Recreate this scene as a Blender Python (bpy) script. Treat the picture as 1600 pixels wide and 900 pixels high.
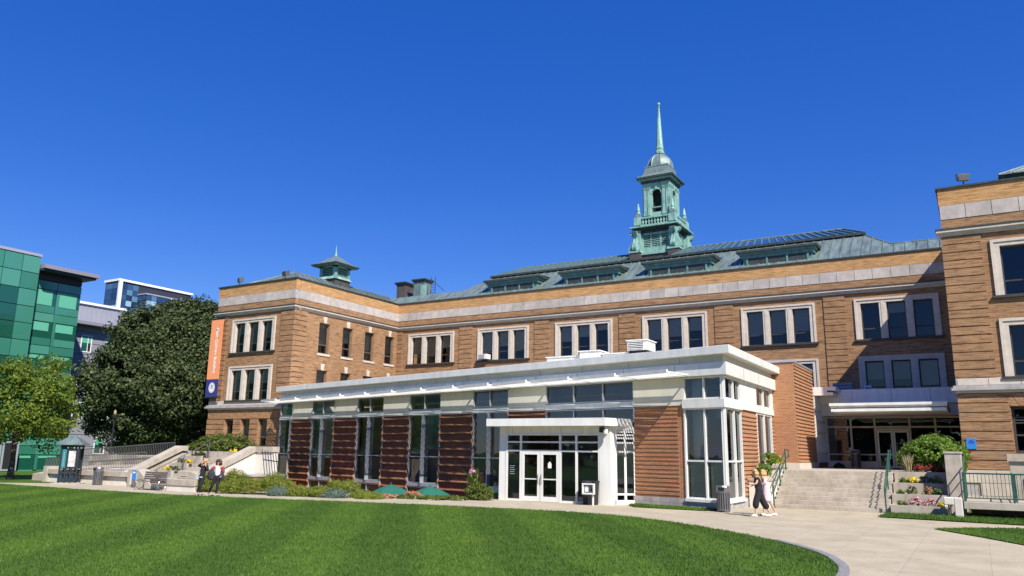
import bpy, math, random
import numpy as np
from mathutils import Vector, Matrix
from mathutils.geometry import tessellate_polygon

# ------------------------------------------------------------------ scene, camera, light
for o in list(bpy.data.objects): bpy.data.objects.remove(o)
SC = bpy.context.scene
COL = SC.collection
random.seed(7)
RNG = np.random.default_rng(11)

YAW, PITCH, ROLL, FPX = -0.534039265, 0.20762843, 0.0138835155, 1215.869
fw = Vector((math.sin(YAW)*math.cos(PITCH), math.cos(YAW)*math.cos(PITCH), math.sin(PITCH)))
rt = Vector((math.cos(YAW), -math.sin(YAW), 0)); up = rt.cross(fw)
r2 = rt*math.cos(ROLL)+up*math.sin(ROLL); u2 = up*math.cos(ROLL)-rt*math.sin(ROLL)
cd = bpy.data.cameras.new('camera'); cam = bpy.data.objects.new('camera', cd); COL.objects.link(cam)
cam.matrix_world = Matrix(((r2.x, u2.x, -fw.x, 0), (r2.y, u2.y, -fw.y, 0), (r2.z, u2.z, -fw.z, 2.2), (0, 0, 0, 1)))
cd.sensor_width = 36; cd.lens = FPX/1600*36; cd.clip_start = .1; cd.clip_end = 3000
SC.camera = cam

TOSUN = Vector((1, -.68, 1.2)).normalized()
w = bpy.data.worlds.new('World'); SC.world = w; w.use_nodes = True
nt = w.node_tree; bg = nt.nodes['Background']
sky = nt.nodes.new('ShaderNodeTexSky'); sky.sky_type = 'NISHITA'; sky.sun_disc = False
sky.sun_elevation = math.asin(TOSUN.z); sky.sun_rotation = math.atan2(TOSUN.x, TOSUN.y)
sky.air_density = 1.0; sky.dust_density = 0.1; sky.ozone_density = 3.0; sky.altitude = 300
hsv = nt.nodes.new('ShaderNodeHueSaturation'); hsv.inputs['Saturation'].default_value = 1.38; hsv.inputs['Hue'].default_value = .5195
mxs = nt.nodes.new('ShaderNodeMix'); mxs.data_type = 'RGBA'; mxs.inputs[0].default_value = .28; mxs.inputs[7].default_value = (.25, 1.45, 7.4, 1)
nt.links.new(sky.outputs[0], hsv.inputs['Color']); nt.links.new(hsv.outputs[0], mxs.inputs[6]); nt.links.new(mxs.outputs[2], bg.inputs['Color'])
bg.inputs['Strength'].default_value = .086
sl = bpy.data.lights.new('sun', 'SUN'); sl.energy = 5.0; sl.angle = math.radians(.53); sl.color = (1, .95, .87)
so = bpy.data.objects.new('sun', sl); COL.objects.link(so)
so.rotation_euler = (-TOSUN).to_track_quat('-Z', 'Y').to_euler(); so.location = (30, -20, 60)
SC.view_settings.view_transform = 'Standard'; SC.view_settings.look = 'None'
SC.view_settings.exposure = 0.58; SC.view_settings.gamma = 1; SC.view_settings.use_curve_mapping = False
SC.render.engine = 'CYCLES'
SC.cycles.max_bounces = 7; SC.cycles.transparent_max_bounces = 16; SC.cycles.caustics_reflective = False; SC.cycles.caustics_refractive = False

# ------------------------------------------------------------------ materials
MATS = {}
class NT:
    def __init__(s, name):
        s.m = bpy.data.materials.new(name); s.m.use_nodes = True; s.t = s.m.node_tree
        s.b = s.t.nodes['Principled BSDF']; s.out = s.t.nodes['Material Output']
    def n(s, typ, **kw):
        x = s.t.nodes.new('ShaderNode'+typ)
        for k, v in kw.items():
            if k.startswith('_'): setattr(x, k[1:], v)
            else:
                i = int(k[1:]) if k[0] == 'i' and k[1:].isdigit() else k.replace('__', ' ')
                s.inp(x, i, v)
        return x
    def inp(s, x, i, v):
        if isinstance(v, bpy.types.NodeSocket): s.t.links.new(v, x.inputs[i])
        else: x.inputs[i].default_value = v
    def ramp(s, fac, stops):
        x = s.t.nodes.new('ShaderNodeValToRGB'); e = x.color_ramp.elements
        while len(e) < len(stops): e.new(.5)
        for q, (p, c) in zip(e, stops): q.position = p; q.color = (*c, 1) if len(c) == 3 else c
        s.t.links.new(fac, x.inputs[0]); return x.outputs[0]
    def noise(s, vec, scale, detail=3, rough=.55):
        x = s.n('TexNoise', Scale=scale, Detail=detail, Roughness=rough)
        if vec is not None: s.t.links.new(vec, x.inputs['Vector'])
        return x.outputs['Fac']
    def mix(s, a, b, f, mode='MIX'):
        x = s.t.nodes.new('ShaderNodeMix'); x.data_type = 'RGBA'; x.blend_type = mode
        s.inp(x, 0, f)
        for i, v in ((6, a), (7, b)):
            if isinstance(v, (tuple, list)) and len(v) == 3: v = (*v, 1)
            s.inp(x, i, v)
        return x.outputs[2]
    def pos(s): return s.n('NewGeometry').outputs['Position']
    def scaled(s, vec, sc):
        return s.n('VectorMath', _operation='MULTIPLY', i0=vec, i1=sc).outputs[0]
    def wallvec(s):
        g = s.n('NewGeometry')
        t = s.n('VectorMath', _operation='CROSS_PRODUCT', i0=(0, 0, 1), i1=g.outputs['True Normal']).outputs[0]
        t = s.n('VectorMath', _operation='NORMALIZE', i0=t).outputs[0]
        h = s.n('VectorMath', _operation='DOT_PRODUCT', i0=g.outputs['Position'], i1=t).outputs['Value']
        z = s.n('SeparateXYZ', i0=g.outputs['Position']).outputs[2]
        return s.n('CombineXYZ', X=h, Y=z).outputs[0]
    def bump(s, h, strength=.3, dist=.02):
        x = s.n('Bump', Strength=strength, Distance=dist, Height=h); s.t.links.new(x.outputs[0], s.b.inputs['Normal'])
    def set(s, **kw):
        for k, v in kw.items():
            k = k.replace('__', ' ')
            if isinstance(v, (tuple, list)) and len(v) == 3: v = (*v, 1)
            s.inp(s.b, k, v)
        return s

def plain(name, c, rough=.6, metal=0, var=.12, scale=6, bump=0, spec=.5, stretch=(1, 1, 1)):
    N = NT(name); v = N.scaled(N.pos(), stretch)
    f = N.noise(v, scale, 4)
    c1 = tuple(x*(1-var) for x in c); c2 = tuple(min(1, x*(1+var)) for x in c)
    col = N.ramp(f, [(.3, c1), (.7, c2)])
    N.set(Base__Color=col, Roughness=rough, Metallic=metal); N.b.inputs['Specular IOR Level'].default_value = spec
    if bump: N.bump(f, bump, .02)
    MATS[name] = N.m; return N.m

def brickmat(name, c1, c2, mortar, bw, bh, ms, bump=.6, streak=.35, dirt=.25):
    N = NT(name); v = N.wallvec()
    b = N.n('TexBrick', _offset=.5, _squash=1, Vector=v, Color1=(*c1, 1), Color2=(*c2, 1), Mortar=(*mortar, 1), Scale=1, Mortar__Size=ms, Mortar__Smooth=.2, Bias=0, Brick__Width=bw, Row__Height=bh)
    st = N.noise(N.scaled(v, (.8, 5.5, 1)), 1.6, 4, .7)
    col = N.mix(b.outputs['Color'], N.ramp(st, [(.34, (.42, .36, .32)), (.46, (1, 1, 1)), (.68, (1.35, 1.3, 1.2))]), streak, 'MULTIPLY')
    d = N.noise(v, .35, 5, .6)
    col = N.mix(col, N.ramp(d, [(.35, (.62, .58, .55)), (.6, (1, 1, 1))]), dirt, 'MULTIPLY')
    fine = N.noise(v, 23, 2)
    col = N.mix(col, N.ramp(fine, [(.3, (.7, .68, .66)), (.7, (1.15, 1.15, 1.15))]), .5, 'MULTIPLY')
    N.set(Base__Color=col, Roughness=.9); N.b.inputs['Specular IOR Level'].default_value = .2
    h = N.n('Math', _operation='MULTIPLY_ADD', i0=b.outputs['Fac'], i1=-1.0, i2=st).outputs[0]
    N.bump(h, bump, .015)
    MATS[name] = N.m; return N.m

def glassmat(name, tint, gloss=(.9, .95, 1), ior=1.5, boost=0., rough=.005):
    N = NT(name); N.t.nodes.remove(N.b)
    tr = N.n('BsdfTransparent', Color=(*tint, 1)); gl = N.n('BsdfGlossy', Color=(*gloss, 1), Roughness=rough)
    wob = N.noise(N.pos(), 1.1, 2)
    bp = N.n('Bump', Strength=.04, Distance=.05, Height=wob); N.t.links.new(bp.outputs[0], gl.inputs['Normal'])
    fr = N.n('Fresnel', IOR=ior).outputs[0]
    f = N.n('Math', _operation='ADD', i0=fr, i1=boost, _use_clamp=True).outputs[0]
    mx = N.n('MixShader', i0=f, i1=tr.outputs[0], i2=gl.outputs[0])
    N.t.links.new(mx.outputs[0], N.out.inputs[0]); MATS[name] = N.m; return N.m

brickmat('brick_tan', (.41, .240, .125), (.29, .160, .080), (.35, .225, .135), .42, .085, .012, .7, .8, .4)
brickmat('brick_gold', (.57, .325, .14), (.44, .235, .09), (.50, .32, .17), .42, .085, .012, .6, .6, .3)
brickmat('brick_red', (.47, .205, .092), (.37, .145, .062), (.46, .33, .22), .22, .076, .010, .5, .25, .2)
brickmat('brick_red_shaded', (.27, .100, .055), (.19, .066, .038), (.16, .10, .07), .22, .076, .008, .5, .25, .2)  # darker copy of the red brick, shade between the ledges put into its colour
plain('stone', (.56, .49, .41), .85, var=.10, scale=3, bump=.2)
N = NT('stone_frieze'); v = N.pos(); oi = N.n('ObjectInfo').outputs['Random']
f = N.noise(v, 2.2, 5, .65)
c = N.ramp(f, [(.3, (.37, .33, .295)), (.7, (.54, .48, .43))])
c = N.mix(c, N.ramp(oi, [(0, (.84, .84, .84)), (1, (1.08, 1.06, 1.04))]), 1, 'MULTIPLY')
N.set(Base__Color=c, Roughness=.9); N.bump(f, .15); MATS['stone_frieze'] = N.m
plain('stone_grey', (.36, .34, .32), .9, var=.2, scale=4, bump=.2)
N = NT('concrete'); v = N.pos()
f = N.noise(v, 1.3, 6, .65); f2 = N.noise(N.scaled(v, (3, 3, .5)), 2.2, 4, .6)
c = N.ramp(f, [(.3, (.36, .31, .24)), (.7, (.52, .46, .37))])
c = N.mix(c, N.ramp(f2, [(.35, (.72, .7, .67)), (.55, (1, 1, 1))]), .5, 'MULTIPLY')
N.set(Base__Color=c, Roughness=.92); N.bump(N.noise(v, 30, 3), .15); MATS['concrete'] = N.m
plain('concrete_white', (.66, .61, .52), .9, var=.09, scale=2, bump=.1)
N = NT('paving'); v = N.pos(); xy = N.n('CombineXYZ', X=N.n('SeparateXYZ', i0=v).outputs[0], Y=N.n('SeparateXYZ', i0=v).outputs[1]).outputs[0]
br = N.n('TexBrick', _offset=0, Vector=xy, Color1=(.45, .385, .27, 1), Color2=(.42, .36, .25, 1), Mortar=(.33, .28, .20, 1), Scale=1, Mortar__Size=.008, Brick__Width=1.55, Row__Height=1.55, Mortar__Smooth=.3)
f = N.noise(v, .8, 6, .65); f3 = N.noise(v, 40, 2)
c = N.mix(br.outputs['Color'], N.ramp(f, [(.3, (.74, .73, .71)), (.65, (1.05, 1.05, 1.05))]), .8, 'MULTIPLY')
c = N.mix(c, N.ramp(f3, [(.3, (.85, .85, .85)), (.7, (1.1, 1.1, 1.1))]), .5, 'MULTIPLY')
sp = N.ramp(N.noise(v, 5.5, 1, .3), [(.27, (.62, .6, .57)), (.31, (1, 1, 1))]); c = N.mix(c, sp, .55, 'MULTIPLY')
N.set(Base__Color=c, Roughness=.9); N.bump(f3, .12); MATS['paving'] = N.m
N = NT('grass'); v = N.pos()
dirv = N.n('VectorMath', _operation='DOT_PRODUCT', i0=v, i1=(.80, .60, 0)).outputs['Value']
wv = N.n('Math', _operation='SINE', i0=N.n('Math', _operation='MULTIPLY', i0=dirv, i1=2.0).outputs[0]).outputs[0]
st = N.n('MapRange', i0=wv, i1=-.35, i2=.35).outputs[0]
f = N.noise(v, .55, 5, .6); f2 = N.noise(v, 26, 3, .7)
c = N.ramp(f, [(.3, (.045, .095, .012)), (.7, (.075, .135, .018))])
c = N.mix(c, N.ramp(st, [(0, (.88, .90, .9)), (1, (1.1, 1.08, 1.05))]), 1, 'MULTIPLY')
c = N.mix(c, N.ramp(f2, [(.25, (.45, .5, .45)), (.6, (1.1, 1.1, 1.1)), (.8, (1.7, 1.6, 1.5))]), .75, 'MULTIPLY')
N.set(Base__Color=c, Roughness=.75); N.b.inputs['Specular IOR Level'].default_value = .15; N.bump(f2, .5, .04); MATS['grass'] = N.m
plain('kerb', (.22, .215, .21), .9, var=.3, scale=18, bump=.4)
N = NT('blade'); v = N.pos(); oi = N.noise(v, 9, 2, .7)
dirv = N.n('VectorMath', _operation='DOT_PRODUCT', i0=v, i1=(.80, .60, 0)).outputs['Value']
wv = N.n('Math', _operation='SINE', i0=N.n('Math', _operation='MULTIPLY', i0=dirv, i1=2.0).outputs[0]).outputs[0]
st = N.n('MapRange', i0=wv, i1=-.35, i2=.35).outputs[0]
c = N.ramp(oi, [(.25, (.042, .098, .012)), (.55, (.078, .145, .019)), (.8, (.14, .205, .032))])
c = N.mix(c, N.ramp(st, [(0, (.80, .84, .86)), (1, (1.10, 1.08, 1.05))]), 1, 'MULTIPLY')
c = N.mix(c, N.ramp(N.noise(v, .33, 5, .65), [(.30, (1.35, 1.15, .9)), (.45, (1, 1, 1)), (.62, (.80, .88, .85))]), .8, 'MULTIPLY')
N.set(Base__Color=c, Roughness=.7); N.b.inputs['Specular IOR Level'].default_value = .2; MATS['blade'] = N.m

def leafmat(name, dark, mid, light, scale=1.2, trans=.25):
    N = NT(name); v = N.pos()
    f = N.noise(v, scale, 4, .7); r = N.n('NewGeometry').outputs['Random Per Island']
    a = N.n('Math', _operation='MULTIPLY_ADD', i0=r, i1=.5, i2=N.n('Math', _operation='MULTIPLY', i0=f, i1=.6).outputs[0]).outputs[0]
    c = N.ramp(a, [(.2, dark), (.5, mid), (.8, light)])
    N.set(Base__Color=c, Roughness=.6); N.b.inputs['Specular IOR Level'].default_value = .25
    tl = N.n('BsdfTranslucent', Color=c)
    mx = N.n('MixShader', i0=trans, i1=N.b.outputs[0], i2=tl.outputs[0]); N.t.links.new(mx.outputs[0], N.out.inputs[0])
    MATS[name] = N.m
leafmat('leaf_dark', (.018, .032, .012), (.044, .068, .022), (.125, .145, .05), .45, .22)
leafmat('leaf_maple', (.05, .10, .012), (.13, .20, .024), (.27, .33, .045), .9, .45)
leafmat('leaf_hedge', (.045, .080, .012), (.095, .140, .022), (.19, .21, .04), 2.5, .3)
leafmat('leaf_bush', (.06, .12, .012), (.12, .21, .025), (.22, .32, .05), 2.5, .35)
leafmat('leaf_juniper', (.075, .115, .014), (.17, .21, .028), (.30, .33, .05), 3, .3)
leafmat('leaf_blue', (.06, .10, .07), (.12, .17, .13), (.2, .26, .2), 3, .2)
leafmat('leaf_canna', (.05, .10, .02), (.12, .20, .04), (.25, .30, .06), 3, .35)
leafmat('flower_yellow', (.55, .38, .01), (.8, .6, .02), (.9, .75, .05), 6, .2)
leafmat('flower_pink', (.45, .15, .2), (.65, .3, .36), (.75, .48, .5), 6, .2)
leafmat('flower_red', (.22, .02, .03), (.32, .04, .05), (.4, .07, .07), 6, .2)
leafmat('flower_rust', (.35, .12, .05), (.45, .2, .1), (.5, .3, .18), 6, .2)
leafmat('grass_dry', (.25, .2, .1), (.42, .36, .2), (.55, .48, .3), 5, .2)
leafmat('leaf_far', (.03, .05, .015), (.05, .08, .022), (.08, .11, .03), .4, .2)
plain('bark', (.075, .058, .045), .95, var=.35, scale=5, bump=.8, stretch=(4, 4, 1))
plain('soil', (.05, .033, .022), .95, var=.4, scale=20, bump=.6)
N = NT('copper'); v = N.pos()
f = N.noise(N.scaled(v, (2, 2, .6)), 1.6, 5, .65); f2 = N.noise(v, 7, 3, .6)
c = N.ramp(f, [(.28, (.075, .13, .12)), (.46, (.22, .40, .345)), (.74, (.36, .56, .48))])
c = N.mix(c, N.ramp(f2, [(.3, (.75, .75, .75)), (.6, (1.05, 1.05, 1.05))]), .6, 'MULTIPLY')
N.set(Base__Color=c, Roughness=.62, Metallic=.1); N.bump(f2, .1); MATS['copper'] = N.m
N = NT('copper_roof'); v = N.pos(); oi = N.n('ObjectInfo').outputs['Random']
f = N.noise(N.scaled(v, (2.5, .6, .6)), 1.3, 5, .7)
c = N.ramp(f, [(.28, (.085, .105, .10)), (.5, (.165, .215, .20)), (.75, (.26, .34, .31))])
N.set(Base__Color=c, Roughness=.42, Metallic=.25); MATS['copper_roof'] = N.m
plain('seam', (.12, .19, .19), .5, .2, var=.2, scale=2)
plain('copper_dull', (.13, .245, .225), .55, .1, var=.3, scale=2, stretch=(2, 2, .6))
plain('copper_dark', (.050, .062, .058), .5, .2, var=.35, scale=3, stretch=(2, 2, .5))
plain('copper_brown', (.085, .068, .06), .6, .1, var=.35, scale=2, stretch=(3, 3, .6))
N = NT('skylight'); v = N.pos(); N.set(Base__Color=(.022, .062, .078), Roughness=.25, Metallic=.0); N.b.inputs['Specular IOR Level'].default_value = 1.0
N.b.inputs['Coat Weight'].default_value = .6; N.bump(N.noise(v, .8, 2), .05); MATS['skylight'] = N.m
plain('lead', (.18, .235, .215), .5, .3, var=.3, scale=2.5, stretch=(2, 2, .6))
plain('white_metal', (.73, .72, .66), .4, 0, var=.10, scale=1.5, stretch=(2, 2, .35))
plain('white_panel', (.70, .67, .57), .5, 0, var=.06, scale=1.2, stretch=(2, 2, .4))
plain('white_paint', (.74, .73, .67), .5, 0, var=.09, scale=1.6, stretch=(2, 2, .4))
plain('aluminium', (.50, .52, .54), .35, .5, var=.06, scale=3)
plain('grey_metal', (.20, .20, .20), .42, .6, var=.15, scale=6)
plain('steel', (.33, .32, .31), .35, .8, var=.12, scale=5)
plain('dark_frame', (.055, .048, .042), .5, .1, var=.15)
plain('brown_frame', (.13, .10, .075), .55, .1, var=.15)
plain('black_metal', (.02, .021, .022), .5, .2, var=.2)
plain('green_metal', (.028, .10, .075), .45, .2, var=.25, scale=8)
plain('kiosk_dark', (.020, .028, .03), .55, 0, var=.3)
plain('kiosk_teal', (.03, .20, .22), .5, 0, var=.1)
plain('blind', (.42, .36, .24), .9, var=.05, scale=1)
plain('blind_grey', (.36, .35, .31), .9, var=.05, scale=1)
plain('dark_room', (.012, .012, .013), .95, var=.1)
plain('room_wall', (.42, .39, .33), .9, var=.1, scale=.6)
plain('room_floor', (.15, .11, .08), .7, var=.2, scale=2)
plain('umbrella', (.012, .115, .080), .8, var=.12, scale=3)
plain('orange_cloth', (.84, .31, .13), .8, var=.04, scale=2)
plain('navy_cloth', (.028, .035, .18), .8, var=.06, scale=2)
plain('white_print', (.82, .80, .76), .8, var=.02)
plain('sign_blue', (.03, .22, .62), .5, var=.03)
plain('wood_bench', (.13, .105, .095), .8, var=.25, scale=9, stretch=(.5, 6, 6), bump=.2)
plain('paper', (.55, .53, .5), .7, var=.35, scale=5)
plain('blue_fabric', (.035, .05, .22), .9, var=.15)
plain('orange_fabric', (.55, .17, .03), .9, var=.15)
plain('rubber_black', (.018, .017, .018), .8, var=.2)
plain('bldg_grey', (.235, .235, .27), .7, var=.08, scale=.5)
plain('bldg_metal', (.34, .35, .40), .5, .2, var=.05, scale=.7)
plain('bldg_dark', (.032, .034, .055), .6, .1, var=.1)
plain('eave_metal', (.27, .25, .29), .55, .2, var=.06)
plain('bldg_white', (.75, .75, .75), .6, var=.03)
N = NT('green_glass'); v = N.pos(); oi = N.n('ObjectInfo').outputs['Random']
c = N.ramp(oi, [(0, (.030, .15, .105)), (.5, (.045, .20, .14)), (1, (.07, .25, .18))])
N.set(Base__Color=c, Roughness=.08); N.b.inputs['Specular IOR Level'].default_value = .8; N.bump(N.noise(v, .35, 2), .03); MATS['green_glass'] = N.m
N = NT('green_glass_clear'); v = N.pos()
N.set(Base__Color=(.010, .075, .050), Roughness=.06); N.b.inputs['Specular IOR Level'].default_value = .9; N.bump(N.noise(v, .35, 2), .03); MATS['green_glass_clear'] = N.m
plain('green_blind', (.10, .38, .25), .5, var=.05)
N = NT('blue_glass'); oi = N.n('ObjectInfo').outputs['Random']
c = N.ramp(oi, [(0, (.012, .03, .075)), (.6, (.03, .07, .15)), (.85, (.10, .2, .32)), (1, (.35, .5, .6))])
N.set(Base__Color=c, Roughness=.08); N.b.inputs['Specular IOR Level'].default_value = .8; MATS['blue_glass'] = N.m
glassmat('glass', (.74, .80, .78), boost=.045)
glassmat('glass_window', (.74, .78, .80), boost=.01)
plain('skin', (.58, .34, .24), .55, var=.06)
plain('hair_blond', (.50, .30, .12), .6, var=.25, scale=25, stretch=(4, 4, 1))
plain('hair_brown', (.085, .035, .02), .6, var=.3, scale=25)
plain('cloth_black', (.014, .013, .016), .9, var=.2)
plain('cloth_white', (.78, .77, .75), .85, var=.05)
plain('cloth_red', (.30, .035, .045), .85, var=.12)
plain('cloth_pink', (.75, .52, .55), .85, var=.06)
plain('cloth_coat', (.035, .033, .042), .9, var=.2)
plain('shoe_grey', (.18, .18, .18), .7, var=.1)
plain('shoe_white', (.7, .66, .62), .6, var=.05)
plain('bag_grey', (.36, .37, .42), .7, var=.15)
N = NT('lamp_glow'); N.set(Base__Color=(.8, .5, .12), Roughness=.6); N.b.inputs['Emission Color'].default_value = (1, .55, .12, 1); N.b.inputs['Emission Strength'].default_value = .9; MATS['lamp_glow'] = N.m

# ------------------------------------------------------------------ helpers
WL = {}
def MT(m): return MATS[m]
def ident(x, y, z): return (x, y, z)

class MB:
    def __init__(s, T=None):
        s.v = []; s.f = []; s.T = T or ident
        o = Vector(s.T(0, 0, 0)); a, b, c = (Vector(s.T(*e))-o for e in ((1, 0, 0), (0, 1, 0), (0, 0, 1)))
        s.flip = a.cross(b).dot(c) < 0
    def add(s, vs, fs):
        k = len(s.v); s.v += [s.T(*p) for p in vs]; s.f += [tuple(i+k for i in (q[::-1] if s.flip else q)) for q in fs]; return s
    def box(s, x0, x1, y0, y1, z0, z1):
        return s.add([(x0, y0, z0), (x1, y0, z0), (x1, y1, z0), (x0, y1, z0), (x0, y0, z1), (x1, y0, z1), (x1, y1, z1), (x0, y1, z1)],
                     [(0, 3, 2, 1), (4, 5, 6, 7), (0, 1, 5, 4), (1, 2, 6, 5), (2, 3, 7, 6), (3, 0, 4, 7)])
    def taper(s, x0, x1, y0, y1, z0, a, b, c, d, z1):
        return s.add([(x0, y0, z0), (x1, y0, z0), (x1, y1, z0), (x0, y1, z0), (a, c, z1), (b, c, z1), (b, d, z1), (a, d, z1)],
                     [(0, 3, 2, 1), (4, 5, 6, 7), (0, 1, 5, 4), (1, 2, 6, 5), (2, 3, 7, 6), (3, 0, 4, 7)])
    def quad(s, *p): return s.add(p, [tuple(range(len(p)))])
    def prism(s, poly, z0, z1):
        n = len(poly)
        vs = [(x, y, z0) for x, y in poly]+[(x, y, z1) for x, y in poly]
        return s.add(vs, [tuple(range(n))[::-1], tuple(range(n, 2*n))]+[(i, (i+1) % n, (i+1) % n+n, i+n) for i in range(n)])
    def xprism(s, poly, x0, x1):   # poly in (y,z), extruded along x
        n = len(poly)
        vs = [(x0, y, z) for y, z in poly]+[(x1, y, z) for y, z in poly]
        return s.add(vs, [tuple(range(n)), tuple(range(n, 2*n))[::-1]]+[(i, i+n, (i+1) % n+n, (i+1) % n) for i in range(n)])
    def yprism(s, poly, y0, y1):   # poly in (x,z)
        n = len(poly)
        vs = [(x, y0, z) for x, z in poly]+[(x, y1, z) for x, z in poly]
        return s.add(vs, [tuple(range(n)), tuple(range(n, 2*n))[::-1]]+[(i, i+n, (i+1) % n+n, (i+1) % n) for i in range(n)])
    def tube(s, p, q, r, r1=None, n=6):
        p = Vector(p); q = Vector(q); r1 = r if r1 is None else r1
        d = (q-p).normalized(); a = d.orthogonal().normalized(); b = d.cross(a)
        vs = []
        for c, rr in ((p, r), (q, r1)):
            for i in range(n):
                t = 2*math.pi*i/n; vs.append(tuple(c+a*(rr*math.cos(t))+b*(rr*math.sin(t))))
        return s.add(vs, [tuple(range(n))[::-1], tuple(range(n, 2*n))]+[(i, (i+1) % n, (i+1) % n+n, i+n) for i in range(n)])
    def path(s, pts, r, n=6):
        for p, q in zip(pts[:-1], pts[1:]): s.tube(p, q, r, n=n)
        return s
    def lathe(s, prof, c, n=12, rot=0, square=False):   # prof [(r,z)]
        vs = []; fs = []; m = len(prof)
        for i in range(n):
            t = rot+2*math.pi*i/n
            for r, z in prof: vs.append((c[0]+r*math.cos(t), c[1]+r*math.sin(t), c[2]+z))
        for i in range(n):
            j = (i+1) % n
            for k in range(m-1): fs.append((i*m+k, j*m+k, j*m+k+1, i*m+k+1))
        fs.append(tuple(i*m for i in range(n))[::-1]); fs.append(tuple(i*m+m-1 for i in range(n)))
        return s.add(vs, fs)
    def mesh(s, name, origin=None):
        v = np.array(s.v, float)
        if origin is None:
            lo = v.min(0); hi = v.max(0); origin = ((lo[0]+hi[0])/2, (lo[1]+hi[1])/2, lo[2])
        me = bpy.data.meshes.new(name); me.from_pydata((v-np.array(origin)).tolist(), [], s.f); me.update()
        return me, origin
    def build(s, name, mat, parent=None, smooth=False, bevel=0, origin=None, **pr):
        me, og = s.mesh(name, origin)
        if smooth:
            me.polygons.foreach_set('use_smooth', [True]*len(me.polygons))
        o = put(name, me, mat, parent, og, **pr)
        if bevel:
            b = o.modifiers.new('bevel', 'BEVEL'); b.width = bevel; b.segments = 2; b.limit_method = 'ANGLE'
        return o

def props(o, label=None, category=None, group=None, kind=None):
    for k, v in (('label', label), ('category', category), ('group', group), ('kind', kind)):
        if v: o[k] = v
    return o
def put(name, me, mat, parent, at, rotz=0, **pr):
    if mat and not me.materials: me.materials.append(MT(mat))
    o = bpy.data.objects.new(name, me); COL.objects.link(o)
    at = Vector(at); WL[o.name] = at
    if parent is not None: o.parent = parent; o.location = at-WL[parent.name]
    else: o.location = at
    o.rotation_euler = (0, 0, rotz)
    return props(o, **pr)
def thing(name, at, label, category, group=None):
    o = bpy.data.objects.new(name, None); COL.objects.link(o); o.empty_display_size = .3
    o.location = at; WL[o.name] = Vector(at)
    return props(o, label, category, group)
def copytree(o, parent=None, loc=None, rotz=None, scale=None):
    c = o.copy(); COL.objects.link(c)
    if parent is not None: c.parent = parent
    if loc is not None: c.location = loc
    if rotz is not None: c.rotation_euler = (0, 0, rotz)
    if scale is not None: c.scale = scale
    for ch in o.children: copytree(ch, c)
    return c
def shared(m, origin=(0, 0, 0)):
    return m.mesh('shared', origin)[0]
def polyobj(name, outer, z, mat, holes=(), parent=None, **pr):
    loops = [[Vector((x, y, 0)) for x, y in outer]]+[[Vector((x, y, 0)) for x, y in h] for h in holes]
    flat = [p for l in loops for p in l]
    tris = tessellate_polygon(loops)
    me = bpy.data.meshes.new(name)
    fs = []
    for t in tris:
        a, b, c = (flat[i] for i in t)
        fs.append(t if (b-a).cross(c-a).z > 0 else t[::-1])
    me.from_pydata([(p.x, p.y, z) for p in flat], [], fs); me.update()
    return put(name, me, mat, parent, (0, 0, 0), **pr)
def rawmesh(name, V, F, mat, parent=None, at=(0, 0, 0), **pr):
    V = np.asarray(V, float); F = np.asarray(F, int)
    me = bpy.data.meshes.new(name); n = len(F); k = F.shape[1]
    me.vertices.add(len(V)); me.vertices.foreach_set('co', V.ravel())
    me.loops.add(n*k); me.loops.foreach_set('vertex_index', F.ravel())
    me.polygons.add(n); me.polygons.foreach_set('loop_start', np.arange(n)*k); me.polygons.foreach_set('loop_total', np.full(n, k))
    me.update(); me.validate()
    return put(name, me, mat, parent, at, **pr)

def leaves(P, size, N=None, aspect=.6, jit=.35):
    """quads at points P (n,3) with random orientation (tilted toward N if given)"""
    n = len(P); d = RNG.normal(size=(n, 3))
    if N is not None: d = d*.8+N*1.2
    d /= np.linalg.norm(d, axis=1, keepdims=True)
    t = RNG.normal(size=(n, 3)); a = np.cross(d, t); a /= np.linalg.norm(a, axis=1, keepdims=True); b = np.cross(d, a)
    s = size*(1+jit*RNG.uniform(-1, 1, (n, 1)))
    a = a*s*.5; b = b*s*.5*aspect
    V = np.stack([P-a, P-b+a*.15, P+a, P+b+a*.15], 1).reshape(-1, 3)
    return V, np.arange(4*n).reshape(-1, 4)
def clumps(c, rad, nc, nl, cr, seed, bottom=-1, squash=.75, fill=.35, taper=0):
    """leaf points in clumps spread over an ellipsoid crown"""
    g = np.random.default_rng(seed); P = []; Nn = []
    c = np.array(c, float); rad = np.array(rad, float)
    k = 0
    while k < nc:
        d = g.normal(size=3); d /= np.linalg.norm(d)
        if d[2] < bottom: continue
        r = 1-fill*g.random()**1.5
        r *= 1+.10*math.sin(3*d[0]+seed)+.08*math.sin(5*d[1]+2*seed)+.05*math.sin(7*d[2]+seed)
        cc = c+d*rad*r*np.array([1-taper*max(0, d[2]), 1-taper*max(0, d[2]), 1])
        sz = cr*(.6+.8*g.random())
        q = g.normal(size=(nl, 3)); q /= np.linalg.norm(q, axis=1, keepdims=True)
        q = q*(g.random((nl, 1))**.4)
        P.append(cc+q*sz*np.array([1, 1, squash])); Nn.append(q*.6+d*.5+np.array([0, 0, .3])); k += 1
    return np.concatenate(P), np.concatenate(Nn)

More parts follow.
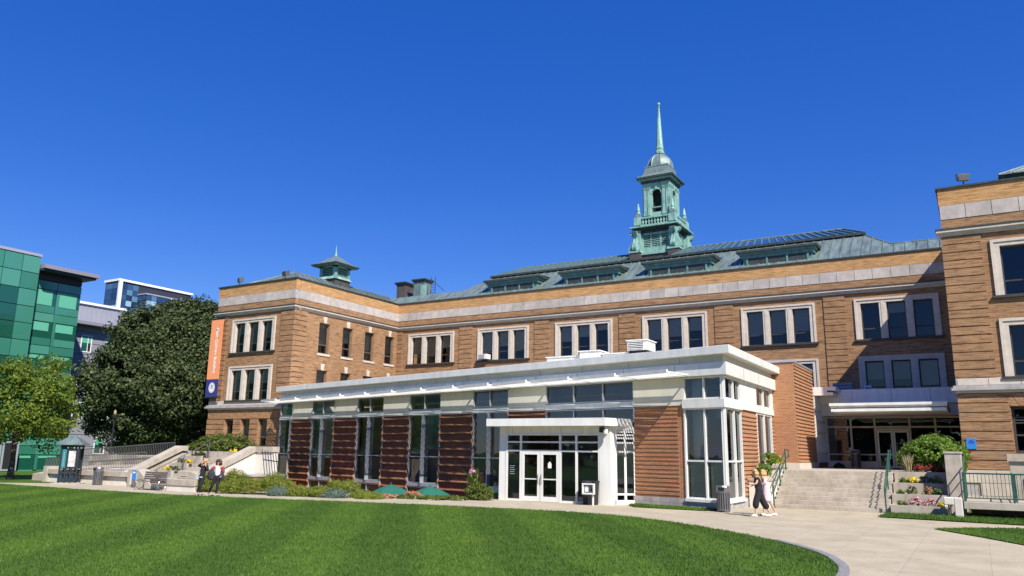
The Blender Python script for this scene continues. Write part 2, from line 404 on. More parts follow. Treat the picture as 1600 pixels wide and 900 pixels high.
def tree(name, label, base, crown_c, rad, nc, nl, cr, size, mat, trunk_r, seed, bottom=-.5, limbs=7, fill=.4, asp=.6, taper=0):
    t = thing(name, base, label, 'tree')
    g = random.Random(seed); m = MB()
    b = Vector(base); cc = Vector(crown_c)
    top = Vector((cc.x, cc.y, cc.z+.45*rad[2]))
    pts = [b+(top-b)*(i/5)+Vector((g.uniform(-.12, .12), g.uniform(-.12, .12), 0))*(i > 0) for i in range(6)]
    for i in range(5): m.tube(pts[i], pts[i+1], trunk_r*(1-.17*i)*(1.25 if i == 0 else 1), trunk_r*(1-.17*(i+1)), 8)
    tr = m.build('trunk', 'bark', t, smooth=True)
    for i in range(limbs):
        f = .35+.5*i/limbs; p = b+(top-b)*f; a = i*2.4+seed
        q = Vector((cc.x+math.cos(a)*rad[0]*.7, cc.y+math.sin(a)*rad[1]*.7, cc.z+rad[2]*(-.35+.9*i/limbs)))
        mid = (p+q)/2+Vector((0, 0, -.12*(q-p).length))
        MB().tube(p, mid, trunk_r*.42, trunk_r*.25, 6).tube(mid, q, trunk_r*.25, trunk_r*.06, 6).build('limb', 'bark', tr)
    P, Nn = clumps(crown_c, rad, nc, nl, cr, seed, bottom, fill=fill, taper=taper)
    V, F = leaves(P, size, Nn, asp)
    o = np.array(base); rawmesh('crown', V-o, F, mat, t, base)
    return t
def shrub(name, label, c, rad, nc, nl, cr, size, mat, seed, category='shrub', group=None, bottom=-.2, stem=True, fill=.35, asp=.6):
    base = (c[0], c[1], c[2]); t = thing(name, base, label, category, group)
    P, Nn = clumps((c[0], c[1], c[2]+rad[2]*.45), rad, nc, nl, cr, seed, bottom, fill=fill)
    P[:, 2] = np.maximum(P[:, 2], c[2]+.02)
    V, F = leaves(P, size, Nn, asp)
    rawmesh('foliage', V-np.array(base), F, mat, t, base)
    if stem:
        m = MB(); g = random.Random(seed)
        for i in range(5):
            a = i*1.26; m.tube((c[0], c[1], c[2]), (c[0]+math.cos(a)*rad[0]*.5, c[1]+math.sin(a)*rad[1]*.5, c[2]+rad[2]*.7), .03, .012, 5)
        m.build('stem', 'bark', t)
    return t

# frames: s along the wall, o outward, z up
YM, YW, XL, XR = 54.0, 41.62, -43.7, -.58
def F_main(s, o, z): return (s, YM-o, z)
def F_wing(s, o, z): return (s, YW-o, z)
def F_lside(s, o, z): return (XL+o, s, z)
ANG = math.radians(14.2); P0 = (-10.55, 32.49)
UX, UY = math.cos(ANG), -math.sin(ANG); NX, NY = -math.sin(ANG), -math.cos(ANG)
def F_pav(s, o, z): return (P0[0]+UX*s+NX*o, P0[1]+UY*s+NY*o, z)

def wallmesh(T, s0, s1, z0, z1, holes, th=.35, flip=False):
    m = MB(T)
    S = sorted({s0, s1, *[h[0] for h in holes], *[h[1] for h in holes]}); Zs = sorted({z0, z1, *[h[2] for h in holes], *[h[3] for h in holes]})
    for a, b in zip(S[:-1], S[1:]):
        for c, d in zip(Zs[:-1], Zs[1:]):
            ms, mz = (a+b)/2, (c+d)/2
            if any(h[0] < ms < h[1] and h[2] < mz < h[3] for h in holes): continue
            m.quad((a, 0, c), (a, 0, d), (b, 0, d), (b, 0, c)); m.quad((a, -th, c), (b, -th, c), (b, -th, d), (a, -th, d))
    for h in holes:
        a, b, c, d = h
        m.quad((a, 0, c), (a, 0, d), (a, -th, d), (a, -th, c)); m.quad((b, 0, d), (b, 0, c), (b, -th, c), (b, -th, d))
        m.quad((a, 0, d), (b, 0, d), (b, -th, d), (a, -th, d)); m.quad((a, -th, c), (b, -th, c), (b, 0, c), (a, 0, c))
    m.quad((s0, 0, z1), (s1, 0, z1), (s1, -th, z1), (s0, -th, z1)); m.quad((s0, 0, z0), (s0, 0, z1), (s0, -th, z1), (s0, -th, z0)); m.quad((s1, 0, z1), (s1, 0, z0), (s1, -th, z0), (s1, -th, z1))
    return m
def frame_rect(m, a, b, c, d, wdt, o0, o1):
    m.box(a, a+wdt, o0, o1, c, d); m.box(b-wdt, b, o0, o1, c, d); m.box(a+wdt, b-wdt, o0, o1, c, c+wdt); m.box(a+wdt, b-wdt, o0, o1, d-wdt, d)

# ------------------------------------------------------------------ college building
B = thing('college_building', (-22, 48, 0), 'long three storey tan brick building with stone bands and a green copper tower', 'building')
ZT = 15.05
def pane_on(name, T, a, b, c, d, o, mat, parent):
    return MB(T).quad((a, o, c), (a, o, d), (b, o, d), (b, o, c)).build(name, mat, parent)
def stone_window(T, s0, zb, zt, blinds, wid=4.85, meet=.30, bmat='blind'):
    """three-light window in a stone surround, opening s0..s0+wid"""
    m = MB(T); s1 = s0+wid; jw, mw, hh = .36, .42, .31
    # stone ring with a stepped face
    for (a, b, c, d, o) in ((s0, s0+.14, zb, zt, .09), (s1-.14, s1, zb, zt, .09), (s0+.14, s1-.14, zt-.13, zt, .09)):
        m.box(a, b, -.3, o, c, d)
    m.box(s0+.14, s0+jw, -.3, .045, zb, zt-.13); m.box(s1-jw, s1-.14, -.3, .045, zb, zt-.13)
    m.box(s0+jw, s1-jw, -.3, .045, zt-hh, zt-.13)
    ow = (wid-2*jw-2*mw)/3; ops = []
    for i in range(3):
        a = s0+jw+i*(ow+mw); ops.append((a, a+ow))
        if i < 2: m.box(a+ow, a+ow+mw, -.3, .03, zb, zt-hh); m.box(a+ow+.12, a+ow+mw-.12, .03, .055, zb, zt-hh)
    W = m.build('window', 'stone', B)
    MB(T).box(s0-.12, s1+.12, -.1, .14, zb-.12, zb).build('sill', 'dark_frame', W)
    f = MB(T); z1 = zt-hh
    zm = zb+(z1-zb)*meet
    for k, (a, b) in enumerate(ops):
        frame_rect(f, a, b, zb, z1, .075, -.28, -.2); f.box(a+.075, b-.075, -.275, -.2, zm-.035, zm+.035)
    f.build('sash', 'dark_frame', W)
    for k, (a, b) in enumerate(ops):
        pane_on('pane', T, a+.075, b-.075, zb+.075, zm-.035, -.245, 'glass_window', W); pane_on('pane', T, a+.075, b-.075, zm+.035, z1-.075, -.235, 'glass_window', W)
        if blinds[k] > 0: MB(T).box(a+.03, b-.03, -.335, -.325, z1-(z1-zb)*blinds[k], z1).build('blind', bmat, W)
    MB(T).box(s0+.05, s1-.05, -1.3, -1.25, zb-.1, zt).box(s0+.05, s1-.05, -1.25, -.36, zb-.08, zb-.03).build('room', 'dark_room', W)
    return W
def single_window(T, a, b, zb, zt, blind, key=True, hood=True):
    m = MB(T)
    m.box(a-.12, b+.12, -.3, .07, zb-.17, zb)
    W = m.build('window', 'stone', B)
    if hood: MB(T).yprism([((a+b)/2-.14, zt+.02), ((a+b)/2+.14, zt+.02), ((a+b)/2+.2, zt+.52), ((a+b)/2-.2, zt+.52)], -.1, .06).build('keystone', 'stone', W)
    if hood:
        for i in (-2, -1, 1, 2):
            x = (a+b)/2+i*.27; MB(T).yprism([(x-.115, zt+.02), (x+.115, zt+.02), (x+.115+i*.05, zt+.46), (x-.115+i*.05, zt+.46)], -.1, .025).build('voussoir', 'brick_tan', W)
    f = MB(T); frame_rect(f, a, b, zb, zt, .1, -.3, -.2); zm = zb+(zt-zb)*.3; f.box(a+.1, b-.1, -.29, -.2, zm-.04, zm+.04); f.build('sash', 'brown_frame', W)
    pane_on('pane', T, a+.1, b-.1, zb+.1, zm-.04, -.25, 'glass_window', W); pane_on('pane', T, a+.1, b-.1, zm+.04, zt-.1, -.24, 'glass_window', W)
    if blind: MB(T).box(a+.05, b-.05, -.35, -.34, zt-(zt-zb)*blind, zt).build('blind', 'blind', W)
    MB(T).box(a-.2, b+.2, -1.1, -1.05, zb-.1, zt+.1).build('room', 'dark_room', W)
    return W

Z1B, Z1T, Z2B, Z2T = 9.55, 12.20, 5.83, 8.47
WM = [-42.42, -35.16, -27.90, -20.64, -13.38, -6.12]
gr = random.Random(3)
# walls with openings
hm = [(s, s+4.85, Z1B, Z1T) for s in WM]+[(s, s+4.85, Z2B, Z2T) for s in WM]
wallmesh(F_main, XL, XR, 0, 12.95, hm, .5).build('wall', 'brick_tan', B)
hl = [(-50.45, -45.6, Z1B, Z1T), (-50.45, -45.6, Z2B, Z2T)]
DL = [(-50.42, -49.42), (-48.58, -47.58), (-46.70, -45.70)]
wallmesh(F_wing, -52.4, XL, 0, 12.95, hl+[(a, b, 2.35, 4.38) for a, b in DL], .5).build('wall', 'brick_tan', B)
LS = [44.32, 47.0, 49.7, 52.33]
wallmesh(F_lside, YW, YM, 0, 12.95, [(y, y+1.14, zb, zb+2.4) for y in LS for zb in (9.53, 5.82)], .5).build('wall', 'brick_tan', B)
RW = [1.33, 8.6]
RE = 14.5
wallmesh(F_wing, XR, RE, 0, 12.95, [(s, s+4.85, a, b) for s in RW for a, b in ((Z1B, Z1T), (Z2B, Z2T))]+[(s+.07, s+4.78, 2.45, 4.5) for s in RW], .5).build('wall', 'brick_tan', B)
MB().box(XR, XR+.5, YW+.5, YM+12, 0, 12.95).build('wall', 'brick_tan', B)
MB().box(XR+.02, XR+.5, YW+.46, 60, 12.95, 14.97).build('parapet', 'brick_gold', B); MB().box(XR-.08, XR+.5, YW+.46, 60, 14.973, 15.06).build('coping', 'copper_dark', B)
MB().box(RE-.5, RE, YW+.5, YM+12, 0, 12.95).build('wall', 'brick_tan', B)
MB().box(-52.4, -51.9, YW+.5, YM+14, 0, 12.95).build('wall', 'brick_tan', B)
MB().box(-51.9, RE-.5, YM+13.5, YM+14, 0, 12.95).build('wall', 'brick_tan', B)

# cornice, frieze, parapet rings: (frame, s0, s1)
runs = [(F_main, XL, XR, 0, 0), (F_wing, -52.4, XL, 1, 1), (F_lside, YW, YM, 1, 0), (F_wing, XR, RE, 1, 1)]
for T, s0, s1, e0, e1 in runs:
    def ext(o): return s0-(o if e0 and T is not F_lside else 0), s1+(o if e1 else -o if T is F_main else 0)
    sgn = 1
    if T is F_main: ex = lambda o: (s0+o, s1-o)
    elif T is F_lside: ex = lambda o: (s0+.452, s1-o)
    else: ex = lambda o: (s0-o, s1+o)
    m = MB(T)
    for z0, z1, o in ((12.59, 12.68, .09), (12.68, 12.77, .15), (12.77, 12.88, .24)):
        a, b = ex(o); m.box(a, b, -.3, o, z0, z1)
    m.build('cornice', 'stone', B)
    a, b = ex(.27); MB(T).box(a, b, -.3, .27, 12.883, 12.945).build('cornice_flashing', 'copper_dark', B)
    a, b = ex(0.0); MB(T).box(a, b, -.4, 0.0, 12.953, 13.44).build('parapet', 'brick_tan', B)
    a, b = ex(0.0); MB(T).box(a, b, -.4, -.035, 13.443, 14.155).build('frieze_backing', 'stone_grey', B)
    a, b = ex(0.02); MB(T).box(a, b, -.4, .02, 14.158, 14.97).build('parapet', 'brick_gold', B)
    a, b = ex(.1); MB(T).box(a, b, -.45, .1, 14.973, 15.06).build('coping', 'copper_dark', B)
    s0 += .41 if T is F_lside else 0; n = max(1, round((s1-s0)/1.08)); wd = (s1-s0)/n
    me = shared(MB(T).box(-wd/2+.012, wd/2-.012, -.2, .025, 0, .69), T(0, 0, 0))
    for i in range(n): put('stone_block', me, 'stone_frieze', B, T(s0+(i+.5)*wd, 0, 13.453))
# belt courses on the wings
for s0, s1 in ((-52.4, XL), (XR, RE)):
    MB(F_wing).box(s0-.05, s1+.05, -.2, .05, 5.47, 5.80).build('belt_course', 'stone', B)
    MB(F_wing).box(s0-.18, s1+.18, -.2, .18, 5.36, 5.47).box(s0-.26, s1+.26, -.2, .26, 5.24, 5.36).build('belt_cornice', 'stone_grey', B)
    MB(F_wing).box(s0-.10, s1+.10, -.2, .10, 5.12, 5.24).build('belt_course', 'stone', B)
MB(F_lside).box(YW+.06, YM-.1, -.2, .10, 5.12, 5.47).build('belt_course', 'stone', B)
for a in np.arange(XR, RE-.5, 1.25): MB(F_wing).box(a+.01, a+1.235, .05, .075, 5.49, 5.78).build('stone_block', 'stone', B)

# windows
bl = [(.66, .66, .45), (.72, .50, .60), (.55, .3, .2), (.6, .62, .4), (.75, .62, .7), (0, .25, 0)]
for i, s in enumerate(WM):
    stone_window(F_main, s, Z1B, Z1T, [max(0, x+gr.uniform(-.08, .08)) if x else 0 for x in bl[i]], bmat='blind' if i < 2 else 'blind_grey')
    stone_window(F_main, s, Z2B, Z2T, [gr.choice((.3, .5, .7)) for _ in range(3)])
stone_window(F_wing, -50.45, Z1B, Z1T, (.35, .7, .55)); stone_window(F_wing, -50.45, Z2B, Z2T, (.7, .45, .45))
for s in RW:
    stone_window(F_wing, s, Z1B, Z1T, (0, 0, 0)); stone_window(F_wing, s, Z2B, Z2T, (0, .3, .3))
for i, y in enumerate(LS):
    single_window(F_lside, y, y+1.14, 9.53, 11.93, (.72, .50, .62, .60)[i]); single_window(F_lside, y, y+1.14, 5.82, 8.22, (.6, .7, .5, .6)[i])
for k, (a, b) in enumerate(DL):
    f = MB(F_wing); frame_rect(f, a, b, 2.35, 4.38, .1, -.35, -.25); f.box(a+.1, b-.1, -.33, -.25, 3.02, 3.09)
    W = f.build('window', 'brown_frame', B)
    pane_on('pane', F_wing, a+.1, b-.1, 2.45, 3.02, -.3, 'glass_window', W); pane_on('pane', F_wing, a+.1, b-.1, 3.09, 4.28, -.29, 'glass_window', W)
    if k: MB(F_wing).box(a+.05, b-.05, -.42, -.4, 2.9, 4.38).build('blind', 'blind', W)
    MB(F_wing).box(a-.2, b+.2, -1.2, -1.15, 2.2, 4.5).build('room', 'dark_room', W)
for s in RW:
    f = MB(F_wing); a, b = s+.07, s+4.78; frame_rect(f, a, b, 2.45, 4.5, .12, -.4, -.25)
    for q in (1, 2): x = a+(b-a)*q/3; f.box(x-.1, x+.1, -.4, -.2, 2.57, 4.38)
    f.box(a+.12, b-.12, -.35, -.27, 3.2, 3.28)
    for q in range(3): f.box(a+.12, b-.12, -.34, -.27, 3.75+.12*q, 3.81+.12*q)
    W = f.build('window', 'dark_frame', B)
    for q in range(3):
        x0 = a+.12+(b-a)*q/3*.98; x1 = x0+(b-a)/3-.22
        pane_on('pane', F_wing, x0, x1, 2.57, 4.38, -.31, 'glass_window', W)
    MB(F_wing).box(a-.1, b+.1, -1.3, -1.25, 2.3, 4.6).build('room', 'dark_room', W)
    # flat arch of wedge bricks
    n = 13; c = (a+b)/2
    for i in range(n):
        t0 = -1+2*i/n; t1 = -1+2*(i+1)/n; h = 5.1 if abs(t0+t1) > .3 else 5.11
        x0, x1 = c+t0*(b-a)/2, c+t1*(b-a)/2; y0, y1 = c+t0*((b-a)/2+.42), c+t1*((b-a)/2+.42)
        MB(F_wing).yprism([(x0+.012, 4.52), (x1-.012, 4.52), (y1-.015, h), (y0+.015, h)], -.05, .06).build('voussoir', 'brick_tan', B)

# rusticated brick bands
def bands(T, a, b, z0, z1, pitch=.40, o=.06, gap=.05, mat='brick_tan'):
    n = max(1, round((z1-z0)/pitch)); p = (z1-z0)/n
    me = shared(MB(T).box(-(b-a)/2, (b-a)/2, -.05, o, gap/2, p-gap/2), T(0, 0, 0))
    for i in range(n): put('brick_band', me, mat, B, T((a+b)/2, 0, z0+i*p))
prs = [(-43.12, -42.95)]
for i in range(5): c = (WM[i]+4.85+WM[i+1])/2; bands(F_main, c-.66, c+.66, 5.0, 12.58)
bands(F_main, XL+.02, -43.1, 5.0, 12.58)
bands(F_wing, -45.05, XL+.06, 5.81, 12.58); bands(F_wing, -52.4, -51.05, 5.81, 12.58)
bands(F_lside, YW+.01, YW+1.3, 5.5, 12.58)
bands(F_wing, XR-.06, 1.0, 5.81, 12.58)
bands(F_wing, 6.5, 8.3, 5.81, 12.58)
bands(F_wing, XR-.06, 1.36, 1.7, 5.1, .405); bands(F_wing, 6.25, 8.55, 1.7, 5.1, .405)
for a, b in ((-52.46, -50.46), (-49.40, -48.60), (-47.56, -46.72), (-45.68, XL+.06)): bands(F_wing, a, b, 2.0, 4.4, .40)
for a in np.arange(-52.4, XL-.3, .46):
    MB(F_wing).yprism([(a+.015, 4.42), (a+.43, 4.42), (a+.445, 5.1), (a, 5.1)], -.05, .05).build('voussoir', 'brick_tan', B)
# right wing stone base
me = shared(MB(F_wing).box(.01, 1.24, -.2, .14, 0, .54), F_wing(0, 0, 0))
MB(F_wing).box(XR-.1, RE, -.3, .12, 0, 1.69).build('base_course', 'stone_grey', B)
for j in range(3):
    for i in range(9): put('stone_block', me, 'stone', B, F_wing(XR-.1+i*1.25+(j % 2)*.6, .03, .02+j*.56))

# ------------------------------------------------------------------ roofs
def roof_slab(name, pts, mat='copper_roof', parent=B): return MB().quad(*pts).build(name, mat, parent)
def seams(p0, p1, q0, q1, n, r=.045, mat='copper_roof', parent=B):
    """standing seams from the eave line p0..p1 up to the ridge line q0..q1"""
    p0, p1, q0, q1 = map(Vector, (p0, p1, q0, q1))
    for i in range(n+1):
        t = i/n; a = p0.lerp(p1, t); b = q0.lerp(q1, t); u = Vector((0, 0, .03))
        MB().tube(a+u, b+u, r, r, 4).build('seam', mat, parent)
E0, E1, ZE = 54.6, 58.5, 17.62
EL, ERt = -36.6, -5.6; RL, RR, RY, ZR = -36.1, -7.55, 63.1, 19.48
LZ = 14.95
QY, QZ = 56.5, LZ+(56.5-E0)*(ZE-LZ)/(E1-E0)
R1 = roof_slab('roof', [(XL-3, E0, LZ), (XR+.02, E0, LZ), (XR+.02, QY, QZ), (-3.8, QY, QZ), (ERt, E1, ZE), (EL, E1, ZE), (-38.6, QY, QZ), (XL-3, QY, QZ)])
seams((EL, E0, LZ), (ERt, E0, LZ), (EL, E1, ZE), (ERt, E1, ZE), 46, parent=R1)
seams((-5.0, E0, LZ), (-4.3, E0, LZ), (-5.0, 57.8, LZ+(57.8-E0)*.6846), (-4.3, 57.0, LZ+(57.0-E0)*.6846), 1, parent=R1)
seams((-3.6, E0, LZ), (-.9, E0, LZ), (-3.6, QY, QZ), (-.9, QY, QZ), 4, parent=R1)
seams((XL-2.5, E0, LZ), (-38.8, E0, LZ), (XL-2.5, QY, QZ), (-38.8, QY, QZ), 11, parent=R1)
MB().quad((EL, E1, ZE), (ERt, E1, ZE), (ERt, 68, ZE), (EL, 68, ZE)).quad((ERt, E1, ZE), (-3.8, QY, QZ), (-3.8, 68, QZ), (ERt, 68, ZE)).quad((-38.6, QY, QZ), (EL, E1, ZE), (EL, 68, ZE), (-38.6, 68, QZ)).quad((-3.8, QY, QZ), (XR+.02, QY, QZ), (XR+.02, 68, QZ), (-3.8, 68, QZ)).quad((XL-3, QY, QZ), (-38.6, QY, QZ), (-38.6, 68, QZ), (XL-3, 68, QZ)).build('roof', 'copper_roof', B)
MB().tube((ERt, E1, ZE), (-3.8, QY, QZ), .07).tube((-3.8, QY, QZ), (XR, QY, QZ), .06).build('hip', 'copper_roof', R1)
MB().box(EL-.15, ERt+.1, E1-.28, E1+.05, ZE-.02, ZE+.14).build('roof_eave', 'copper_dark', B)
TL_, TR_ = -24.5, -19.8
U = MB().quad((EL, E1-.1, ZE+.15), (TL_, E1-.1, ZE+.15), (TL_, RY, ZR), (RL, RY, ZR)).quad((EL, 67.8, ZE+.15), (EL, E1-.1, ZE+.15), (RL, RY, ZR)).quad((TL_, E1-.1, ZE+.15), (TL_, 67.8, ZE+.15), (TL_, RY, ZR)).quad((TL_, 67.8, ZE+.15), (EL, 67.8, ZE+.15), (RL, RY, ZR), (TL_, RY, ZR)).build('roof_skylight', 'skylight', B)
U2 = MB().quad((TR_, E1-.1, ZE+.15), (ERt, E1-.1, ZE+.15), (RR, RY, ZR), (TR_, RY, ZR)).quad((ERt, E1-.1, ZE+.15), (ERt, 67.8, ZE+.15), (RR, RY, ZR)).quad((TR_, 67.8, ZE+.15), (TR_, E1-.1, ZE+.15), (TR_, RY, ZR)).quad((ERt, 67.8, ZE+.15), (TR_, 67.8, ZE+.15), (TR_, RY, ZR), (RR, RY, ZR)).build('roof_skylight', 'skylight', B)
seams((EL, E1-.1, ZE+.15), (TL_, E1-.1, ZE+.15), (RL, RY, ZR), (TL_, RY, ZR), 20, .06, 'seam', U); seams((TR_, E1-.1, ZE+.15), (ERt, E1-.1, ZE+.15), (TR_, RY, ZR), (RR, RY, ZR), 24, .06, 'seam', U2)
MB().tube((RL, RY, ZR), (TL_, RY, ZR), .09, n=6).build('ridge', 'copper_roof', U); MB().tube((TR_, RY, ZR), (RR, RY, ZR), .09, n=6).build('ridge', 'copper_roof', U2)
seams((ERt, E1+.6, ZE+.15), (ERt, 62.5, ZE+.15), (RR, RY-.1, ZR-.05), (RR, RY-.02, ZR), 5, .05, 'seam', U2)
MB().path([(TR_, E1+1.4, ZE+.62), (ERt-.4, E1+1.4, ZE+.62)], .03).build('rail', 'seam', U2)
# left wing hip roof
hp = [(-52.2, YW+.35, LZ), (XL-.35, YW+.35, LZ), (XL-.35, 60, LZ), (-52.2, 60, LZ)]; rf, rb = (-48.05, 45.6, 16.7), (-48.05, 60, 16.7)
LR = MB().quad(hp[0], hp[1], rf).quad(hp[1], hp[2], rb, rf).quad(hp[3], hp[0], rf, rb).build('roof', 'copper_roof', B)
seams((XL-.35, YW+.8, LZ), (XL-.35, 56, LZ), (-48.05, 45.6, 16.7), (-48.05, 57, 16.7), 20, parent=LR)
seams((-51.8, YW+.35, LZ), (XL-.8, YW+.35, LZ), (-48.1, 45.5, 16.65), (-48.0, 45.5, 16.65), 10, parent=LR)
MB().tube(hp[1], rf, .08).tube(rf, rb, .08).tube(hp[0], rf, .08).build('hip', 'copper_roof', LR)
# right wing hip roof
hp = [(XR+.5, YW+2.3, LZ+.1), (RE, YW+2.3, LZ+.1), (RE, 60, LZ), (XR+.5, 60, LZ)]; rf, rb = (6.5, 47.5, 17.6), (6.5, 60, 17.6)
RRf = MB().quad((2.1, 43.8, 16.0), (RE, 43.8, 16.0), (7.5, 48.5, 18.6)).quad((2.1, 60, 16.0), (2.1, 43.8, 16.0), (7.5, 48.5, 18.6), (7.5, 60, 18.6)).build('roof', 'copper_roof', B)
MB().box(2.3, RE, 44.0, 60, LZ-.2, 15.97).build('roof_base', 'copper_dark', B)
seams((2.1, 43.8, 16.0), (12, 43.8, 16.0), (7.45, 48.5, 18.6), (7.55, 48.5, 18.6), 16, parent=RRf)
# dormers
def dormer(x0, x1, y0=55.6):
    zt = 16.62; m = MB()
    m.box(x0+.35, x1-.35, y0, y0+3.3, 14.9, zt-.55)
    D = m.build('dormer', 'copper_dull', B)
    MB().box(x0+.22, x1-.22, y0-.13, y0+3.4, zt-.55, zt-.32).box(x0+.1, x1-.1, y0-.25, y0+3.5, zt-.32, zt-.15).build('entablature', 'copper_dull', D)
    MB().box(x0-.05, x1+.05, y0-.4, y0+3.6, zt-.15, zt).build('cornice', 'copper_dark', D)
    MB().quad((x0-.05, y0-.4, zt+.004), (x1+.05, y0-.4, zt+.004), (x1+.05, y0+3.6, zt+.25), (x0-.05, y0+3.6, zt+.25)).build('dormer_roof', 'copper_roof', D)
    w3 = (x1-x0-1.3)/3
    for i in range(3):
        a = x0+.65+i*w3+.12; b = a+w3-.24
        MB().box(a-.08, b+.08, y0-.05, y0-.002, 15.0, zt-.56).build('window_surround', 'copper_brown', D)
        MB().box(a, b, y0-.075, y0-.052, 15.0, zt-.66).build('louvre', 'copper_dark', D)
    for i in range(4):
        a = x0+.65+i*w3-.07; MB().box(a, a+.14, y0-.12, y0-.002, 14.95, zt-.56).build('pilaster', 'copper_dull', D)
for x0, x1 in ((-35.5, -30.1), (-28.3, -22.9), (-21.1, -15.5), (-13.8, -8.35)): dormer(x0, x1)

# chimneys
for i, (x0, x1, y0, y1, zb) in enumerate(((-47.3, -46.3, 58, 60.0, 18.15), (-45.25, -44.0, 58, 59.2, 18.25))):
    c = MB().box(x0, x1, y0, y1, 15.5, zb-.25).build('chimney', 'copper_brown' if i == 0 else 'lead', B)
    MB().box(x0-.1, x1+.1, y0-.1, y1+.1, zb-.25, zb-.12).box(x0-.18, x1+.18, y0-.18, y1+.18, zb-.12, zb).build('chimney_cap', 'copper_dark', c)
MB().box(-44.35, -43.7, 57.9, 57.98, 16.3, 17.6).build('hatch', 'copper', B)
m = MB()
for k in range(6): m.tube((-43.2, 58, 16.3+.25*k), (-42.7, 58, 16.3+.25*k), .02)
m.tube((-43.2, 58, 16), (-43.2, 58, 18.3), .03).tube((-42.7, 58, 16), (-42.7, 58, 18.3), .03).tube((-43.2, 58, 18.1), (-41.3, 57.5, 16.7), .025).build('ladder', 'black_metal', B)

# cupola on the left wing
cx, cy = -48.05, 50.2
C = MB().box(cx-.95, cx+.95, cy-.95, cy+.95, 16.0, 16.85).build('cupola', 'copper_brown', B)
MB().taper(cx-1.08, cx+1.08, cy-1.08, cy+1.08, 16.85, cx-.95, cx+.95, cy-.95, cy+.95, 17.1).build('cupola_skirt', 'copper', C)
m = MB()
for sx in (-1, 1):
    for sy in (-1, 1): m.box(cx+sx*.78-.15, cx+sx*.78+.15, cy+sy*.78-.15, cy+sy*.78+.15, 17.1, 18.05)
m.box(cx-.93, cx+.93, cy-.93, cy+.93, 17.9, 18.05); m.build('corner_post', 'copper', C)
MB().box(cx-.7, cx+.7, cy-.7, cy+.7, 17.1, 18.05).build('cupola_core', 'copper_dark', C)
for k in range(4):
    z = 17.2+k*.17
    MB().box(cx-.62, cx+.62, cy-.86, cy-.71, z, z+.05).box(cx-.62, cx+.62, cy+.71, cy+.86, z, z+.05).box(cx+.71, cx+.86, cy-.62, cy+.62, z, z+.05).box(cx-.86, cx-.71, cy-.62, cy+.62, z, z+.05).build('louvre', 'copper', C)
for k in range(-4, 5):
    for sgn in (-1, 1):
        MB().box(cx+k*.33-.05, cx+k*.33+.05, cy+sgn*1.2-.2, cy+sgn*1.2+.2, 18.02, 18.1).build('rafter', 'copper', C)
        MB().box(cx+sgn*1.2-.2, cx+sgn*1.2+.2, cy+k*.33-.05, cy+k*.33+.05, 18.02, 18.1).build('rafter', 'copper', C)
MB().box(cx-1.5, cx+1.5, cy-1.5, cy+1.5, 18.1, 18.2).build('cupola_eave', 'copper_dark', C)
m = MB(); prof = [(1.52, 18.2), (.95, 18.5), (.45, 18.9), (.13, 19.15)]
for (ra, za), (rb_, zb_) in zip(prof[:-1], prof[1:]): m.taper(cx-ra, cx+ra, cy-ra, cy+ra, za, cx-rb_, cx+rb_, cy-rb_, cy+rb_, zb_)
cr_ = m.build('cupola_roof', 'copper_roof', C)
MB().lathe([(.13, 19.1), (.08, 19.4), (.03, 19.95), (.02, 20.0), (.045, 20.05), (.02, 20.1)], (cx, cy, 0), 8).build('finial', 'copper', C)

# ------------------------------------------------------------------ tower
tx, ty = -22.15, 63.1
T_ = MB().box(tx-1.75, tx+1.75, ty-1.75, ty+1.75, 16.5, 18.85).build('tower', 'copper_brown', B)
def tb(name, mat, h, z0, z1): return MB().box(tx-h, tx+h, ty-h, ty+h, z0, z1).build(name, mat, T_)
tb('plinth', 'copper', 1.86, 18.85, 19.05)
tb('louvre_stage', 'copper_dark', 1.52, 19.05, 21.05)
for sx in (-1, 1):
    for sy in (-1, 1):
        px, py = tx+sx*1.72, ty+sy*1.72
        q = MB().box(px-.48, px+.48, py-.48, py+.48, 16.6, 19.02)
        for k in range(5):
            d = -.36+.18*k; q.box(px+d-.04, px+d+.04, py-.53, py+.53, 16.6, 18.3); q.box(px-.53, px+.53, py+d-.04, py+d+.04, 16.6, 18.3)
        q.build('pedestal', 'copper_brown', T_)
        MB().box(px-.54, px+.54, py-.54, py+.54, 19.02, 19.22).build('pedestal_cap', 'copper', T_)
        MB().box(tx+sx*1.58-.3, tx+sx*1.58+.3, ty+sy*1.58-.3, ty+sy*1.58+.3, 19.06, 21.05).build('corner_pier', 'copper', T_)
        # scroll consoles on the two faces of each corner
        for ax in (0, 1):
            s = MB(); prof = []
            for t in range(13):
                z = 19.25+1.7*t/12; prof.append((.30+.16*math.sin(math.pi*t/12*2+.6)+.10*(t > 9)+.10*(t < 3), z))
            poly = [(0, 19.25)]+prof+[(0, 20.95)]
            if ax == 0:
                for dx in (-.2, .02): s.xprism([(py+sy*(.10+d), z) for d, z in poly][::1], px+dx-.02*sx, px+dx+.18-.02*sx)
            else:
                for dy in (-.2, .02): s.yprism([(px+sx*(.10+d), z) for d, z in poly], py+dy-.02*sy, py+dy+.18-.02*sy)
            s.build('console', 'copper', T_)
